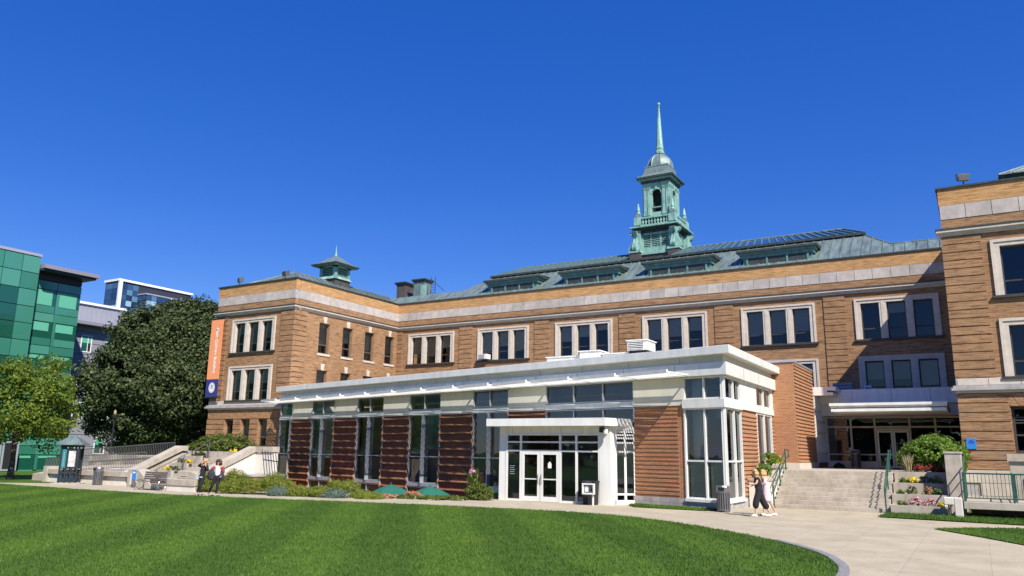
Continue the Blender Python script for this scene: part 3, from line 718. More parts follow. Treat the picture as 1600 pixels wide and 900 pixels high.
for ax in (0, 1):
    for sg in (-1, 1):
        f = MB(); lv = []
        def bx(m, a0, a1, o0, o1, z0, z1):
            o0, o1 = sorted((sg*o0, sg*o1))
            if ax == 0: m.box(tx+a0, tx+a1, ty+o0, ty+o1, z0, z1)
            else: m.box(tx+o0, tx+o1, ty+a0, ty+a1, z0, z1)
        bx(f, -1.25, 1.25, 1.5, 1.62, 19.1, 19.5); bx(f, -1.25, 1.25, 1.5, 1.62, 20.62, 20.8)
        for a in (-1.25, -.5, .36, 1.11): bx(f, a, a+.14, 1.5, 1.62, 19.5, 20.62)
        f.build('louvre_frame', 'copper', T_)
        for k in range(7):
            z = 19.53+.155*k
            for a0, a1 in ((-1.1, -.5), (-.36, .36), (.5, 1.1)):
                q = MB(); bx(q, a0, a1, 1.5, 1.6, z, z+.06); q.build('louvre', 'copper', T_)
tb('frieze', 'copper_dark', 1.72, 21.05, 21.15); tb('cornice', 'copper_dark', 2.0, 21.15, 21.25); tb('cornice', 'copper', 2.14, 21.25, 21.36)
tb('balustrade_base', 'copper', 1.78, 21.36, 21.55); tb('balustrade_core', 'copper_dark', 1.58, 21.55, 22.08); tb('balustrade_rail', 'copper', 1.80, 22.08, 22.22)
for sx in (-1, 1):
    for sy in (-1, 1):
        px, py = tx+sx*1.55, ty+sy*1.55
        MB().box(px-.3, px+.3, py-.3, py+.3, 21.56, 22.24).build('balustrade_pier', 'copper', T_)
        MB().taper(px-.24, px+.24, py-.24, py+.24, 22.24, px-.17, px+.17, py-.17, py+.17, 22.62).build('finial_base', 'lead', T_)
        MB().lathe([(.19, 22.62), (.2, 22.7), (.12, 22.8), (.16, 22.95), (.12, 23.2), (.05, 23.55), (.0, 23.6)], (px, py, 0), 8).build('finial', 'copper', T_)
        for ax in (0, 1):
            for k in range(-4, 5):
                d = k*.27; c = (tx+d, ty+sy*1.68) if ax == 0 else (tx+sx*1.68, ty+d)
                if (ax == 0 and sx > 0) or (ax == 1 and sy > 0):
                    dx, dy = (.03, .06) if ax == 0 else (.06, .03)
                    q = MB().box(c[0]-dx*1.6, c[0]+dx*1.6, c[1]-dy*1.0, c[1]+dy*1.0, 21.55, 22.08)
                    t2 = .12
                    if ax == 0: q.yprism([(c[0]-t2, 21.8), (c[0], 21.62), (c[0]+t2, 21.8), (c[0], 21.98)], c[1]-.05, c[1]+.05)
                    else: q.xprism([(c[1]-t2, 21.8), (c[1], 21.62), (c[1]+t2, 21.8), (c[1], 21.98)], c[0]-.05, c[0]+.05)
                    q.build('baluster', 'copper', T_)
# belfry with round-arched openings
bh = 1.15
for ax in (0, 1):
    for sg in (-1, 1):
        def TT(a, o, z, ax=ax, sg=sg): return (tx+a, ty+sg*o, z) if ax == 0 else (tx+sg*o, ty+a, z)
        pts = [(.41*math.cos(t), 24.42+.41*math.sin(t)) for t in np.linspace(0, math.pi, 11)]
        m = MB(TT); L = [(bh, 22.2), (bh, 25.0), (-bh, 25.0), (-bh, 22.2), (-.41, 22.2), (-.41, 22.75), (.41, 22.75), (.41, 22.2)]
        for o in (bh-.25, bh):
            m.quad((-bh, o, 22.2), (-.41, o, 22.2), (-.41, o, 25.05), (-bh, o, 25.05)); m.quad((.41, o, 22.2), (bh, o, 22.2), (bh, o, 25.05), (.41, o, 25.05))
            m.quad((-.41, o, 22.2), (.41, o, 22.2), (.41, o, 22.75), (-.41, o, 22.75))
            for p, q in zip(pts[:-1], pts[1:]): m.quad((p[0], o, p[1]), (q[0], o, q[1]), (q[0], o, 25.05), (p[0], o, 25.05))
        ring = [(.41, 22.75)]+pts+[(-.41, 22.75)]
        for p, q in zip(ring[:-1], ring[1:]): m.quad((p[0], bh-.25, p[1]), (p[0], bh, p[1]), (q[0], bh, q[1]), (q[0], bh-.25, q[1]))
        m.quad((-.41, bh-.25, 22.75), (-.41, bh, 22.75), (.41, bh, 22.75), (.41, bh-.25, 22.75))
        m.build('belfry_wall', 'copper', T_)
        for p, q in zip(pts[:-1], pts[1:]):
            k1, k2 = 1.0, 1.26
            MB(TT).add([(p[0], bh+.05, p[1]), (q[0], bh+.05, q[1]), (q[0]*k2, bh+.05, 24.42+(q[1]-24.42)*k2), (p[0]*k2, bh+.05, 24.42+(p[1]-24.42)*k2),
                        (p[0], bh, p[1]), (q[0], bh, q[1]), (q[0]*k2, bh, 24.42+(q[1]-24.42)*k2), (p[0]*k2, bh, 24.42+(p[1]-24.42)*k2)], [(0, 1, 2, 3), (0, 4, 5, 1), (2, 6, 7, 3), (1, 5, 6, 2), (3, 7, 4, 0)]).build('arch_stone', 'copper', T_)
        MB(TT).box(-.09, .09, bh+.0, bh+.12, 24.78, 25.05).build('keystone', 'copper', T_)
        for a in (-1.0, -.68, .68, 1.0):
            MB(TT).box(a-.12, a+.12, bh, bh+.12, 22.72, 24.85).box(a-.15, a+.15, bh, bh+.16, 22.45, 22.72).build('pilaster', 'copper', T_)
            MB(TT).taper(a-.13, a+.13, bh, bh+.13, 24.80, a-.19, a+.19, bh, bh+.2, 25.02).build('capital', 'copper', T_)
        MB(TT).box(-.44, .44, bh-.2, bh+.02, 23.15, 23.22).build('rail', 'copper', T_)
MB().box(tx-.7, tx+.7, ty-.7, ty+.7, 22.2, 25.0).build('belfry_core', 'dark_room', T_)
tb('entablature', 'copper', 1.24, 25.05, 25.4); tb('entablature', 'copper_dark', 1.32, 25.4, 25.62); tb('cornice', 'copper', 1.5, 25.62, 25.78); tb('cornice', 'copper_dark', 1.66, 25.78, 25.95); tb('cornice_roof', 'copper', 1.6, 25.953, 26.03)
# square dome (cloister vault) and spire
m = MB(); prof = [(1.42, 26.03), (1.15, 26.35), (1.05, 26.9), (1.08, 27.0), (1.06, 27.05)]
for (ra, za), (rb_, zb_) in zip(prof[:-1], prof[1:]): m.taper(tx-ra, tx+ra, ty-ra, ty+ra, za, tx-rb_, tx+rb_, ty-rb_, ty+rb_, zb_)
m.build('dome_skirt', 'lead', T_)
m = MB(); prof = [(1.04*math.cos(t), 27.05+1.35*math.sin(t)) for t in np.linspace(0, 1.33, 9)]
m.lathe([(r*1.08, z) for r, z in prof], (tx, ty, 0), 8, math.pi/8)
m.build('dome', 'lead', T_)
for k in range(8):
    a = math.pi/8+k*math.pi/4; MB().path([(tx+r*1.08*math.cos(a), ty+r*1.08*math.sin(a), z+.01) for r, z in prof], .045, 5).build('dome_rib', 'lead', T_)
MB().lathe([(.30, 28.3), (.40, 28.42), (.42, 28.62), (.34, 28.72), (.30, 28.75), (.36, 28.9), (.38, 29.0), (.30, 29.08)], (tx, ty, 0), 8, math.pi/8).build('spire_base', 'copper', T_)
MB().lathe([(.32, 29.05), (.20, 31.0), (.09, 32.9)], (tx, ty, 0), 8, math.pi/8).build('spire', 'copper', T_)
MB().lathe([(.09, 32.88), (.13, 32.95), (.08, 33.02), (.15, 33.15), (.16, 33.25), (.10, 33.36), (.02, 33.4)], (tx, ty, 0), 10).build('spire_ball', 'copper', T_)

# floodlights on the parapets
def floodlight(x, y, z, rz, label):
    t = thing('floodlight', (x, y, z), label, 'floodlight', 'floodlights on the parapets')
    MB().box(x-.06, x+.06, y-.15, y+.25, z, z+.05).tube((x, y, z+.03), (x, y, z+.28), .035).build('bracket', 'grey_metal', t)
    c, s = math.cos(rz), math.sin(rz)
    def L(a, b, zz): return (x+a*c-b*s, y+a*s+b*c, z+.42+zz+b*.35)
    MB(L).taper(-.22, .22, -.1, .26, -.17, -.27, .27, -.16, .2, .22).build('housing', 'grey_metal', t)
    MB(L).box(-.22, .22, -.15, -.12, -.12, .17).build('lens', 'dark_frame', t)
floodlight(.55, YW+.2, 15.06, .3, 'floodlight on the parapet corner of the wing above the green railing')
floodlight(-50.2, YW+.1, 15.06, -.4, 'floodlight on the parapet above the orange banner')
floodlight(-45.1, YW+.1, 15.06, -.2, 'floodlight on the parapet below the small roof cupola')

# banner
bt = thing('banner', (-51.9, YW-.35, 5.95), 'tall orange and navy building banner with white lettering and seal on the brick wing', 'banner')
bx0, bx1, by = -52.6, -51.2, YW-.32
MB().box(bx0, bx1, by-.012, by+.012, 7.52, 12.32).build('cloth', 'orange_cloth', bt)
nv = MB().box(bx0, bx1, by-.012, by+.012, 6.12, 7.517).build('cloth', 'navy_cloth', bt)
MB().tube((bx0-.1, by, 12.36), (bx1+.15, by, 12.36), .05).tube((bx1+.1, by, 12.36), (bx1+.1, YW, 12.36), .035).tube((bx0+.1, by, 12.36), (bx0+.1, YW, 12.36), .035).build('arm', 'black_metal', bt)
MB().tube((bx0-.1, by, 6.08), (bx1+.15, by, 6.08), .05).tube((bx1+.1, by, 6.08), (bx1+.1, YW, 6.08), .035).tube((bx0+.1, by, 6.08), (bx0+.1, YW, 6.08), .035).build('arm', 'black_metal', bt)
def text_mesh(body, size):
    cu = bpy.data.curves.new('text', 'FONT'); cu.body = body; cu.size = size; cu.extrude = .004; cu.offset = .03*size
    o = bpy.data.objects.new('text', cu); COL.objects.link(o); bpy.context.view_layer.update()
    me = bpy.data.meshes.new_from_object(o.evaluated_get(bpy.context.evaluated_depsgraph_get()))
    bpy.data.objects.remove(o); return me
tm = text_mesh('Main College Building', .52)
co = np.empty(len(tm.vertices)*3); tm.vertices.foreach_get('co', co); co = co.reshape(-1, 3)
ln = co[:, 0].max()-co[:, 0].min(); k = 3.62/ln
V = np.zeros_like(co); V[:, 0] = co[:, 1]*k*.98; V[:, 2] = -(co[:, 0]-co[:, 0].min())*k; V[:, 1] = -co[:, 2]
tm.vertices.foreach_set('co', V.ravel()); tm.update()
put('lettering', tm, 'white_print', bt, (-51.95, by-.02, 11.62))
dsc = MB().add([(-51.9+.36*math.cos(a)*r, by-.016, 6.85+.40*math.sin(a)*r) for r in (1, .82) for a in np.linspace(0, 2*math.pi, 28, False)], [(i, (i+1) % 28, (i+1) % 28+28, i+28) for i in range(28)])
dsc.add([(-51.9+.27*math.cos(a), by-.017, 6.85+.31*math.sin(a)) for a in np.linspace(0, 2*math.pi, 28, False)], [tuple(range(28))]).build('seal', 'white_print', nv)
MB().box(-52.05, -51.75, by-.022, by-.018, 6.93, 6.96).box(-52.08, -51.72, by-.022, by-.018, 6.85, 6.88).box(-52.04, -51.76, by-.022, by-.018, 6.76, 6.79).yprism([(-52.02, 6.99), (-51.9, 7.09), (-51.78, 6.99)], by-.022, by-.018).build('seal_emblem', 'navy_cloth', nv)

# ------------------------------------------------------------------ glass and brick pavilion
PV = thing('glass_pavilion', (-22, 37, 0), 'low brick and glass pavilion with white flat roof in front of the tan building', 'pavilion')
PAN = [(-32.3, -29.65), (-26.87, -24.25), (-21.44, -18.85), (-16.02, -13.32), (-10.6, -7.97)]
WIN = [(-34.0, -32.3), (-29.65, -26.87), (-24.25, -21.44), (-18.85, -16.02), (-13.32, -10.6)]
XC = -8.82; SC_ = 1.783
def F_ps(s, o, z): return (XC+o, s, z)
# brick panels with projecting ledge courses
for a, b in PAN:
    zb = -2.1 if b < -11 else .0
    Wp = MB(F_pav).box(a, b, -.35, 0, zb, 4.22).build('brick_panel', 'brick_red_shaded', PV)
    me = shared(MB(F_pav).box(-(b-a)/2+.02, (b-a)/2-.02, -.02, .115, 0, .075).box(-(b-a)/2-.02, -(b-a)/2+.02, -.02, .15, -.05, .13).box((b-a)/2-.02, (b-a)/2+.02, -.02, .15, -.05, .13), F_pav(0, 0, 0))
    z = 4.02
    while z > zb+.2:
        if z > -.9: put('brick_ledge', me, 'brick_red', Wp, F_pav((a+b)/2, 0, z))
        z -= .435
    MB(F_pav).box(a, b, -.3, .03, 4.22, 4.46).build('lintel', 'white_panel', PV)
    MB(F_pav).box(a, b, -.3, .06, 4.46, 5.42).build('white_panel', 'white_panel', PV)
a, b = -2.69, -.1
Wp = MB(F_pav).box(a, b, -.35, 0, .41, 4.24).build('brick_panel', 'brick_red', PV)
me = shared(MB(F_pav).box(-(b-a)/2, (b-a)/2-.32, -.02, .022, 0, .085), F_pav(0, 0, 0))
for k in range(21): put('brick_course', me, 'brick_red', Wp, F_pav((a+b)/2, 0, .50+k*.178))
MB(F_pav).box(a, b, -.3, .03, 4.24, 4.48).build('lintel', 'white_panel', PV); MB(F_pav).box(a, b, -.3, .06, 4.48, 5.42).build('white_panel', 'white_panel', PV)
# stone base at the corner
bs = MB(F_pav).box(-2.75, 1.78, -.4, .02, -.1, .40).build('base_course', 'stone_grey', PV)
bs2 = MB(F_ps).box(32.15, 41.2, -.4, .02, -.1, .40).build('base_course', 'stone_grey', PV)
me = shared(MB(F_pav).box(.006, .444, -.02, .035, 0, .185), F_pav(0, 0, 0))
for j in range(2):
    for i in range(10): put('stone_block', me, 'stone_frieze', bs, F_pav(-2.75+i*.45, 0, .01+j*.195))
# front glazing
def glazed(T, a, b, z0, z1, cols, rows, parent, mat='aluminium', fw=.055, o=.0, depth=.12, gl='glass', fin=None):
    m = MB(T); cs = [a+(b-a)*c for c in cols]; rs = list(rows)
    for i, c in enumerate(cs): m.box(c-fw/2, c+fw/2, o-depth, o+(.05 if fin is None else fin[i]), z0, z1)
    for r in rs: 
        for c0, c1 in zip(cs[:-1], cs[1:]): m.box(c0+fw/2, c1-fw/2, o-depth, o+.03, r-fw/2, r+fw/2)
    W = m.build('window', mat, parent)
    for c0, c1 in zip(cs[:-1], cs[1:]):
        for r0, r1 in zip(rs[:-1], rs[1:]): pane_on('pane', T, c0+fw/2, c1-fw/2, r0+fw/2, r1-fw/2, o-.05, gl, W)
    return W
for a, b in WIN:
    c = (0, .48, 1) if b-a > 2 else (0, 1)
    f = (.06, .20, .06) if b-a > 2 else (.06, .2)
    glazed(F_pav, a+.03, b-.03, .40, 4.24, c, (.42, 1.87, 4.22), PV, fin=f)
    glazed(F_pav, a+.03, b-.03, 4.50, 5.42, c, (4.54, 5.40), PV)
    MB(F_pav).box(a, b, -.2, .10, 4.25, 4.38).box(a, b, -.2, .05, 4.38, 4.49).build('beam', 'white_metal', PV)
    MB(F_pav).box(a, b, -.25, .10, .22, .39).build('sill_beam', 'aluminium', PV)
    glazed(F_pav, a+.03, b-.03, -2.1, .2, c, (-1.98, .17), PV)
a, b = -7.97, -2.69
glazed(F_pav, a, b, 4.50, 5.42, (0, .335, .67, 1), (4.54, 5.40), PV); glazed(F_pav, a, b, 3.6, 4.24, (0, .335, .67, 1), (3.62, 4.20), PV)
MB(F_pav).box(a, b, -.2, .09, 4.25, 4.49).build('beam', 'white_metal', PV)
# corner bay
glazed(F_pav, -.07, SC_-.03, .40, 4.10, (0, .52, 1), (.44, 1.94, 4.08), PV, 'white_metal', .075)
glazed(F_ps, 32.15, 34.55, .40, 4.10, (0, .55, 1), (.44, 1.94, 4.08), PV, 'white_metal', .075)
glazed(F_pav, -.07, SC_-.03, 4.46, 5.42, (0, .52, 1), (4.5, 5.38), PV, 'white_metal', .07)
glazed(F_ps, 32.15, 34.55, 4.46, 5.42, (0, .55, 1), (4.5, 5.38), PV, 'white_metal', .07)
MB(F_pav).box(-.12, SC_+.10, -.15, .12, 4.11, 4.45).build('beam', 'white_metal', PV)
MB(F_ps).box(32.12, 34.6, -.15, .12, 4.11, 4.45).box(34.6, 41.1, -.15, .08, 4.16, 4.42).build('beam', 'white_metal', PV)
MB(F_pav).box(-.12, SC_+.08, -.15, .10, .30, .415).build('sill', 'white_metal', PV); MB(F_ps).box(32.1, 34.6, -.15, .10, .30, .415).build('sill', 'white_metal', PV)
MB(F_ps).box(32.02, 32.12, -.12, .05, .42, 5.42).build('corner_post', 'white_metal', PV)
# side wall
for s0, s1 in ((34.6, 37.42), (40.45, 41.1)):
    Wp = MB(F_ps).box(s0, s1, -.35, 0, .41, 4.15).build('brick_panel', 'brick_red', PV)
    me = shared(MB(F_ps).box(-(s1-s0)/2, (s1-s0)/2, -.02, .045, 0, .08), F_ps(0, 0, 0))
    for k in range(20): put('brick_course', me, 'brick_red', Wp, F_ps((s0+s1)/2, 0, .50+k*.178))
    MB(F_ps).box(s0, s1, -.3, .05, 4.43, 5.42).build('white_panel', 'white_paint', PV)
glazed(F_ps, 37.45, 40.42, .40, 4.14, (0, .5, 1), (.9, 4.12), PV, 'white_metal', .08)
glazed(F_ps, 37.45, 40.42, 4.44, 5.42, (0, .5, 1), (4.48, 5.38), PV, 'white_metal', .08)
MB(F_ps).box(37.42, 40.45, -.3, .02, .41, .86).build('sill', 'white_metal', PV)
# roof: fascia, recessed band, slab
def offc(o, xo):   # corner of the front line at offset o with the side line at XC+xo
    x = XC+xo; s = (x-P0[0]-NX*o)/UX; return (x, P0[1]+UY*s+NY*o)
def ring(o, xo, lend):
    return [F_pav(lend, o, 0)[:2], offc(o, xo), (XC+xo, 41.15), (XC-4, 41.15), (XC-4, 48), (-36, 48), (-43.4, 45), (-43.4, 41.45)]
def ring2(o, xo, lend):
    r = ring(o, xo, lend); return r
MB().prism(ring(.22, .22, -34.0), 5.43, 5.95).build('fascia', 'white_metal', PV)
MB().prism(ring(.05, .05, -33.9), 5.952, 6.25).build('fascia_band', 'white_panel', PV)
MB().prism(ring(.42, .45, -34.2), 6.253, 6.60).build('roof', 'white_metal', PV, bevel=.015)
me = shared(MB(F_pav).box(-.008, .008, .22, .226, .02, .5), F_pav(0, 0, 0)); me2 = shared(MB(F_pav).box(-.008, .008, .05, .056, .01, .29), F_pav(0, 0, 0))
for k in range(13):
    put('panel_joint', me, 'grey_metal', PV, F_pav(-33+k*2.72, 0, 5.43)); put('panel_joint', me2, 'grey_metal', PV, F_pav(-33+k*2.72+.15, 0, 5.955))
me = shared(MB(F_ps).box(-.008, .008, .22, .226, .02, .5), F_ps(0, 0, 0))
for y in (34.6, 37.4): put('panel_joint', me, 'grey_metal', PV, F_ps(y, 0, 5.43))
# slatted sun shades
for k in range(13):
    s1 = .30-2.66*k; s0 = s1-2.62
    m = MB(F_pav)
    for s_, oo in ((s1, 1.78), (s0+.02, 1.45)): m.box(s_-.05, s_, .24, oo, 5.47, 5.53)
    m.add([(s0, 1.42, 5.46), (s1, 1.75, 5.46), (s1, 1.86, 5.46), (s0, 1.53, 5.46), (s0, 1.42, 5.60), (s1, 1.75, 5.60), (s1, 1.86, 5.60), (s0, 1.53, 5.60)],
          [(0, 3, 2, 1), (4, 5, 6, 7), (0, 1, 5, 4), (1, 2, 6, 5), (2, 3, 7, 6), (3, 0, 4, 7)])
    A = m.build('sun_shade', 'white_metal', PV)
    n = 13
    for j in range(n):
        t0 = (j+.2)/n; oa0, oa1 = .38+t0*1.04, .38+t0*1.37
        MB(F_pav).add([(s0, oa0, 5.465), (s1-.05, oa1, 5.465), (s1-.05, oa1+.008, 5.465), (s0, oa0+.008, 5.465), (s0, oa0-.045, 5.515), (s1-.05, oa1-.045, 5.515), (s1-.05, oa1-.037, 5.515), (s0, oa0-.037, 5.515)],
              [(0, 3, 2, 1), (4, 5, 6, 7), (0, 1, 5, 4), (1, 2, 6, 5), (2, 3, 7, 6), (3, 0, 4, 7)]).build('slat', 'white_metal', A)
# interior
MB().prism([F_pav(-33.8, -.3, 0)[:2], F_pav(1.6, -.3, 0)[:2], (XC-.2, 41), (XC-4, 41), (XC-4, 47.8), (-36, 47.8), (-43.2, 44.8), (-43.2, 41.4)], .05, .2).build('floor', 'room_floor', PV)
MB(F_pav).box(-33.5, -.4, -6.3, -6.2, .2, 5.4).build('inner_wall', 'room_wall', PV)
MB(F_pav).box(-33.5, -8.1, -2.6, -2.5, -2.1, .05).build('inner_wall', 'room_wall', PV)
for s_ in (-27, -17.5, -9): MB(F_pav).box(s_-.2, s_+.2, -2.2, -1.8, .2, 5.4).build('column', 'room_wall', PV)
# link: brick block and glazed rear entrance
bk = MB().box(-13, -7.7, 40.9, 46.1, 0, 6.83).build('brick_block', 'brick_red', PV)
MB().box(-13.05, -7.64, 40.84, 46.16, 6.83, 6.92).build('coping', 'aluminium', bk)
def F_blk(s, o, z): return (-7.7+o, s, z)
me = shared(MB(F_blk).box(-2.55, 2.55, -.02, .045, 0, .08), F_blk(0, 0, 0))
for k in range(28): put('brick_course', me, 'brick_red', bk, F_blk(43.5, 0, 1.95+k*.178-.06))
MB().box(-8.82, -7.62, 40.82, 46.2, 1.575, 1.86).build('base_course', 'stone', bk)
glazed(F_blk, 46.15, 49.45, 1.86, 5.45, (0, .18, .4, .62, .84, 1), (1.9, 2.4, 3.5, 4.1, 4.7, 5.42), PV, 'white_metal', .1, o=.02)
MB().box(-7.72, -6.65, 46.1, 49.0, 5.50, 5.66).box(-7.72, -6.5, 46.1, 49.0, 5.76, 5.96).box(-7.72, -6.95, 46.1, 49.0, 5.661, 5.759).build('link_eave', 'white_metal', PV)
def F_en(s, o, z): return (s, 49.5-o, z)
ev = [-7.6, -6.29, -5.02, -3.23, -1.96, -.70]
W = MB(F_en)
for x in ev: W.box(x-.05, x+.05, -.1, .08, 1.58, 4.45)
for z in (3.88, 4.42, 1.9):
    for x0, x1 in zip(ev[:-1], ev[1:]):
        if z > 2 or not (x0 == -5.02): W.box(x0+.05, x1-.05, -.1, .05, z-.05, z+.05)
for x0, x1 in zip(ev[:-1], ev[1:]):
    if x0 != -5.02: W.box(x0+.05, x1-.05, -.08, .04, 2.30, 2.36); W.box(x0+.05, x1-.05, -.1, .04, 1.58, 1.849)
W = W.build('window', 'white_metal', PV)
for x0, x1 in zip(ev[:-1], ev[1:]):
    pane_on('pane', F_en, x0+.05, x1-.05, 3.93, 4.37, 0, 'glass', W)
    if x0 != -5.02:
        pane_on('pane', F_en, x0+.05, x1-.05, 2.36, 3.83, 0, 'glass', W); pane_on('pane', F_en, x0+.05, x1-.05, 1.95, 2.30, 0, 'glass', W)
MB(F_en).box(-4.97, -3.28, -.1, .09, 3.68, 3.80).build('door_header', 'white_metal', PV)
for i, (x0, x1) in enumerate(((-4.95, -4.13), (-4.11, -3.30))):
    d = MB(F_en); frame_rect(d, x0, x1, 1.60, 3.67, .1, -.03, .03); d.box(x0+.1, x1-.1, -.03, .03, 2.3, 2.4); d = d.build('door', 'aluminium', PV)
    pane_on('pane', F_en, x0+.1, x1-.1, 1.7, 2.3, 0, 'glass', d); pane_on('pane', F_en, x0+.1, x1-.1, 2.4, 3.57, 0, 'glass', d)
    hx = x1-.16 if i == 0 else x0+.16; MB(F_en).tube((hx, .09, 2.45), (hx, .09, 2.9), .018).build('handle', 'steel', d)
MB(F_en).box(-7.68, -.62, -4.0, -3.9, 1.5, 4.9).build('inner_wall', 'dark_room', PV)
MB().box(-7.68, -.62, 48.2, 53.9, 4.47, 5.1).build('soffit', 'white_panel', PV)
fs = MB().box(-7.68, -.62, 47.9, 53.9, 5.103, 5.92).build('fascia', 'white_metal', PV)
for x in (-5.9, -3.9, -2.0): MB().box(x-.01, x+.01, 47.892, 47.899, 5.11, 5.9).build('panel_joint', 'grey_metal', fs)
cn = MB().box(-6.32, -1.09, 42.3, 47.85, 4.69, 4.82).box(-6.30, -1.11, 42.38, 47.85, 4.60, 4.69).build('entrance_canopy', 'white_metal', PV)
MB().box(-6.25, -1.13, 42.34, 47.85, 4.40, 4.54).build('canopy_fascia', 'white_metal', cn)
MB().box(-6.2, -1.2, 42.5, 47.85, 4.54, 4.60).build('canopy_core', 'grey_metal', cn)

# front vestibule, square to the old building
VX0, VX1, VY = -19.55, -13.86, 32.1
def F_v(s, o, z): return (s, VY-o, z)
_dl = math.hypot(-13.16-VX1, 33.17-32.55); _d = ((-13.16-VX1)/_dl, (33.17-32.55)/_dl)
def F_vs(s, o, z): return (VX1+_d[0]*s+_d[1]*o, 32.55+_d[1]*s-_d[0]*o, z)
VS = MB()
VS.box(VX0, VX0+.38, VY, VY+.3, 0, 3.37); VS.box(-14.39, VX1, VY-.03, VY+.45, 0, 3.37); VS.box(VX0, VX0+.15, VY+.3, 34.6, 0, 3.37)
VS.box(VX0+.38, -14.39, VY+.01, VY+.15, 3.04, 3.37)
VS = VS.build('vestibule_frame', 'white_paint', PV)
ca = MB(); ca.prism([(-19.9, 31.45), (-13.82, 31.45), (-13.3, 33.2), (-13.3, 33.15), (-13.25, 33.35), (-18.5, 34.6), (-19.9, 34.9)], 3.37, 3.71)
CV = ca.build('vestibule_canopy', 'white_paint', PV, bevel=.015)
for k in range(7):
    y = 32.2+k*.14; x = -13.82+(y-31.45)*.297; MB().box(x-.01, x+.05, y, y+.06, 3.40, 3.69).build('rib', 'white_paint', CV)
for x in (-18.85, -17.9, -16.33, -15.2): MB(F_v).box(x-.006, x+.006, -.01, -.006, 3.06, 3.36).build('panel_joint', 'grey_metal', VS)
mu = [-19.14, -18.38, -16.33, -15.52, -14.41]
W = MB(F_v)
for x in mu: W.box(x-.05, x+.05, -.12, .02, 0, 3.04)
for x0, x1 in zip(mu[:-1], mu[1:]):
    for z in (2.27, 2.66, 3.0): W.box(x0+.05, x1-.05, -.1, .015, z-.035, z+.035)
    if x0 != -18.38: W.box(x0+.05, x1-.05, -.1, .015, 0, .1)
W = W.build('window', 'white_paint', PV)
for x0, x1 in zip(mu[:-1], mu[1:]):
    pane_on('pane', F_v, x0+.05, x1-.05, 2.305, 2.625, -.04, 'glass', W); pane_on('pane', F_v, x0+.05, x1-.05, 2.695, 2.965, -.04, 'glass', W)
    if x0 != -18.38: pane_on('pane', F_v, x0+.05, x1-.05, .1, 2.235, -.04, 'glass', W)
for i, (x0, x1) in enumerate(((-18.32, -17.37), (-17.34, -16.39))):
    d = MB(F_v); frame_rect(d, x0, x1, .02, 2.23, .13, -.05, .02); d.box(x0+.13, x1-.13, -.03, .01, .98, 1.03); d.box(x0+.13, x1-.13, -.05, .019, .15, .24); d = d.build('door', 'white_paint', PV)
    pane_on('pane', F_v, x0+.13, x1-.13, .24, .98, -.02, 'glass', d); pane_on('pane', F_v, x0+.13, x1-.13, 1.03, 2.1, -.02, 'glass', d)
    hx = x1-.07 if i == 0 else x0+.07
    MB(F_v).path([(hx, .02, .82), (hx, .09, .86), (hx, .09, 1.16), (hx, .02, 1.2)], .018).build('handle', 'steel', d)
    if i: MB(F_v).box(x0+.38, x0+.56, -.012, -.008, 1.5, 1.72).box(x0+.42, x0+.52, -.012, -.008, 1.72, 1.78).build('sticker', 'white_print', d)
for k in range(5): MB(F_v).box(-18.98, -18.98+.28-.05*(k % 2), -.03, -.028, 1.2+k*.09, 1.225+k*.09).build('decal', 'aluminium', W)
# vestibule side
sy0 = .04
W = MB(F_vs); cs = [sy0, sy0+.44, sy0+.88]
for y in cs: W.box(y-.05, y+.05, -.12, .0, .2, 3.37)
for y0, y1 in zip(cs[:-1], cs[1:]):
    for z in (2.27, 2.66, .45): W.box(y0+.05, y1-.05, -.1, -.005, z-.04, z+.04)
    for z in (2.82, 2.96, 3.10): W.box(y0+.05, y1-.05, -.1, -.005, z, z+.08)
W.box(sy0, cs[-1]+.05, -.12, .01, 0, .2); W.box(sy0, cs[-1]+.05, -.12, .008, 3.2, 3.37)
W = W.build('window', 'white_paint', PV)
for y0, y1 in zip(cs[:-1], cs[1:]):
    pane_on('pane', F_vs, y0+.05, y1-.05, .49, 2.23, -.05, 'glass', W); pane_on('pane', F_vs, y0+.05, y1-.05, 2.31, 2.62, -.05, 'glass', W)
MB().box(VX0+.15, VX1-.12, VY+.15, 34.2, .005, .04).build('floor', 'room_floor', VS)
# security camera and light on the canopy corner
sc = thing('security_camera', (-14.05, 31.9, 3.05), 'white dome security camera hanging from the vestibule canopy corner', 'camera')
MB().path([(-14.1, 32.05, 3.3), (-14.02, 31.9, 3.45), (-13.95, 31.78, 3.35), (-13.95, 31.78, 3.2)], .03).build('arm', 'white_paint', sc)
MB().lathe([(.02, 3.28), (.09, 3.22), (.11, 3.1), (.09, 3.02), (.0, 2.97)], (-13.95, 31.78, 0), 10).build('dome', 'white_metal', sc)
MB().box(-14.35, -14.1, 31.98, 32.06, 3.1, 3.32).build('junction_box', 'black_metal', sc)

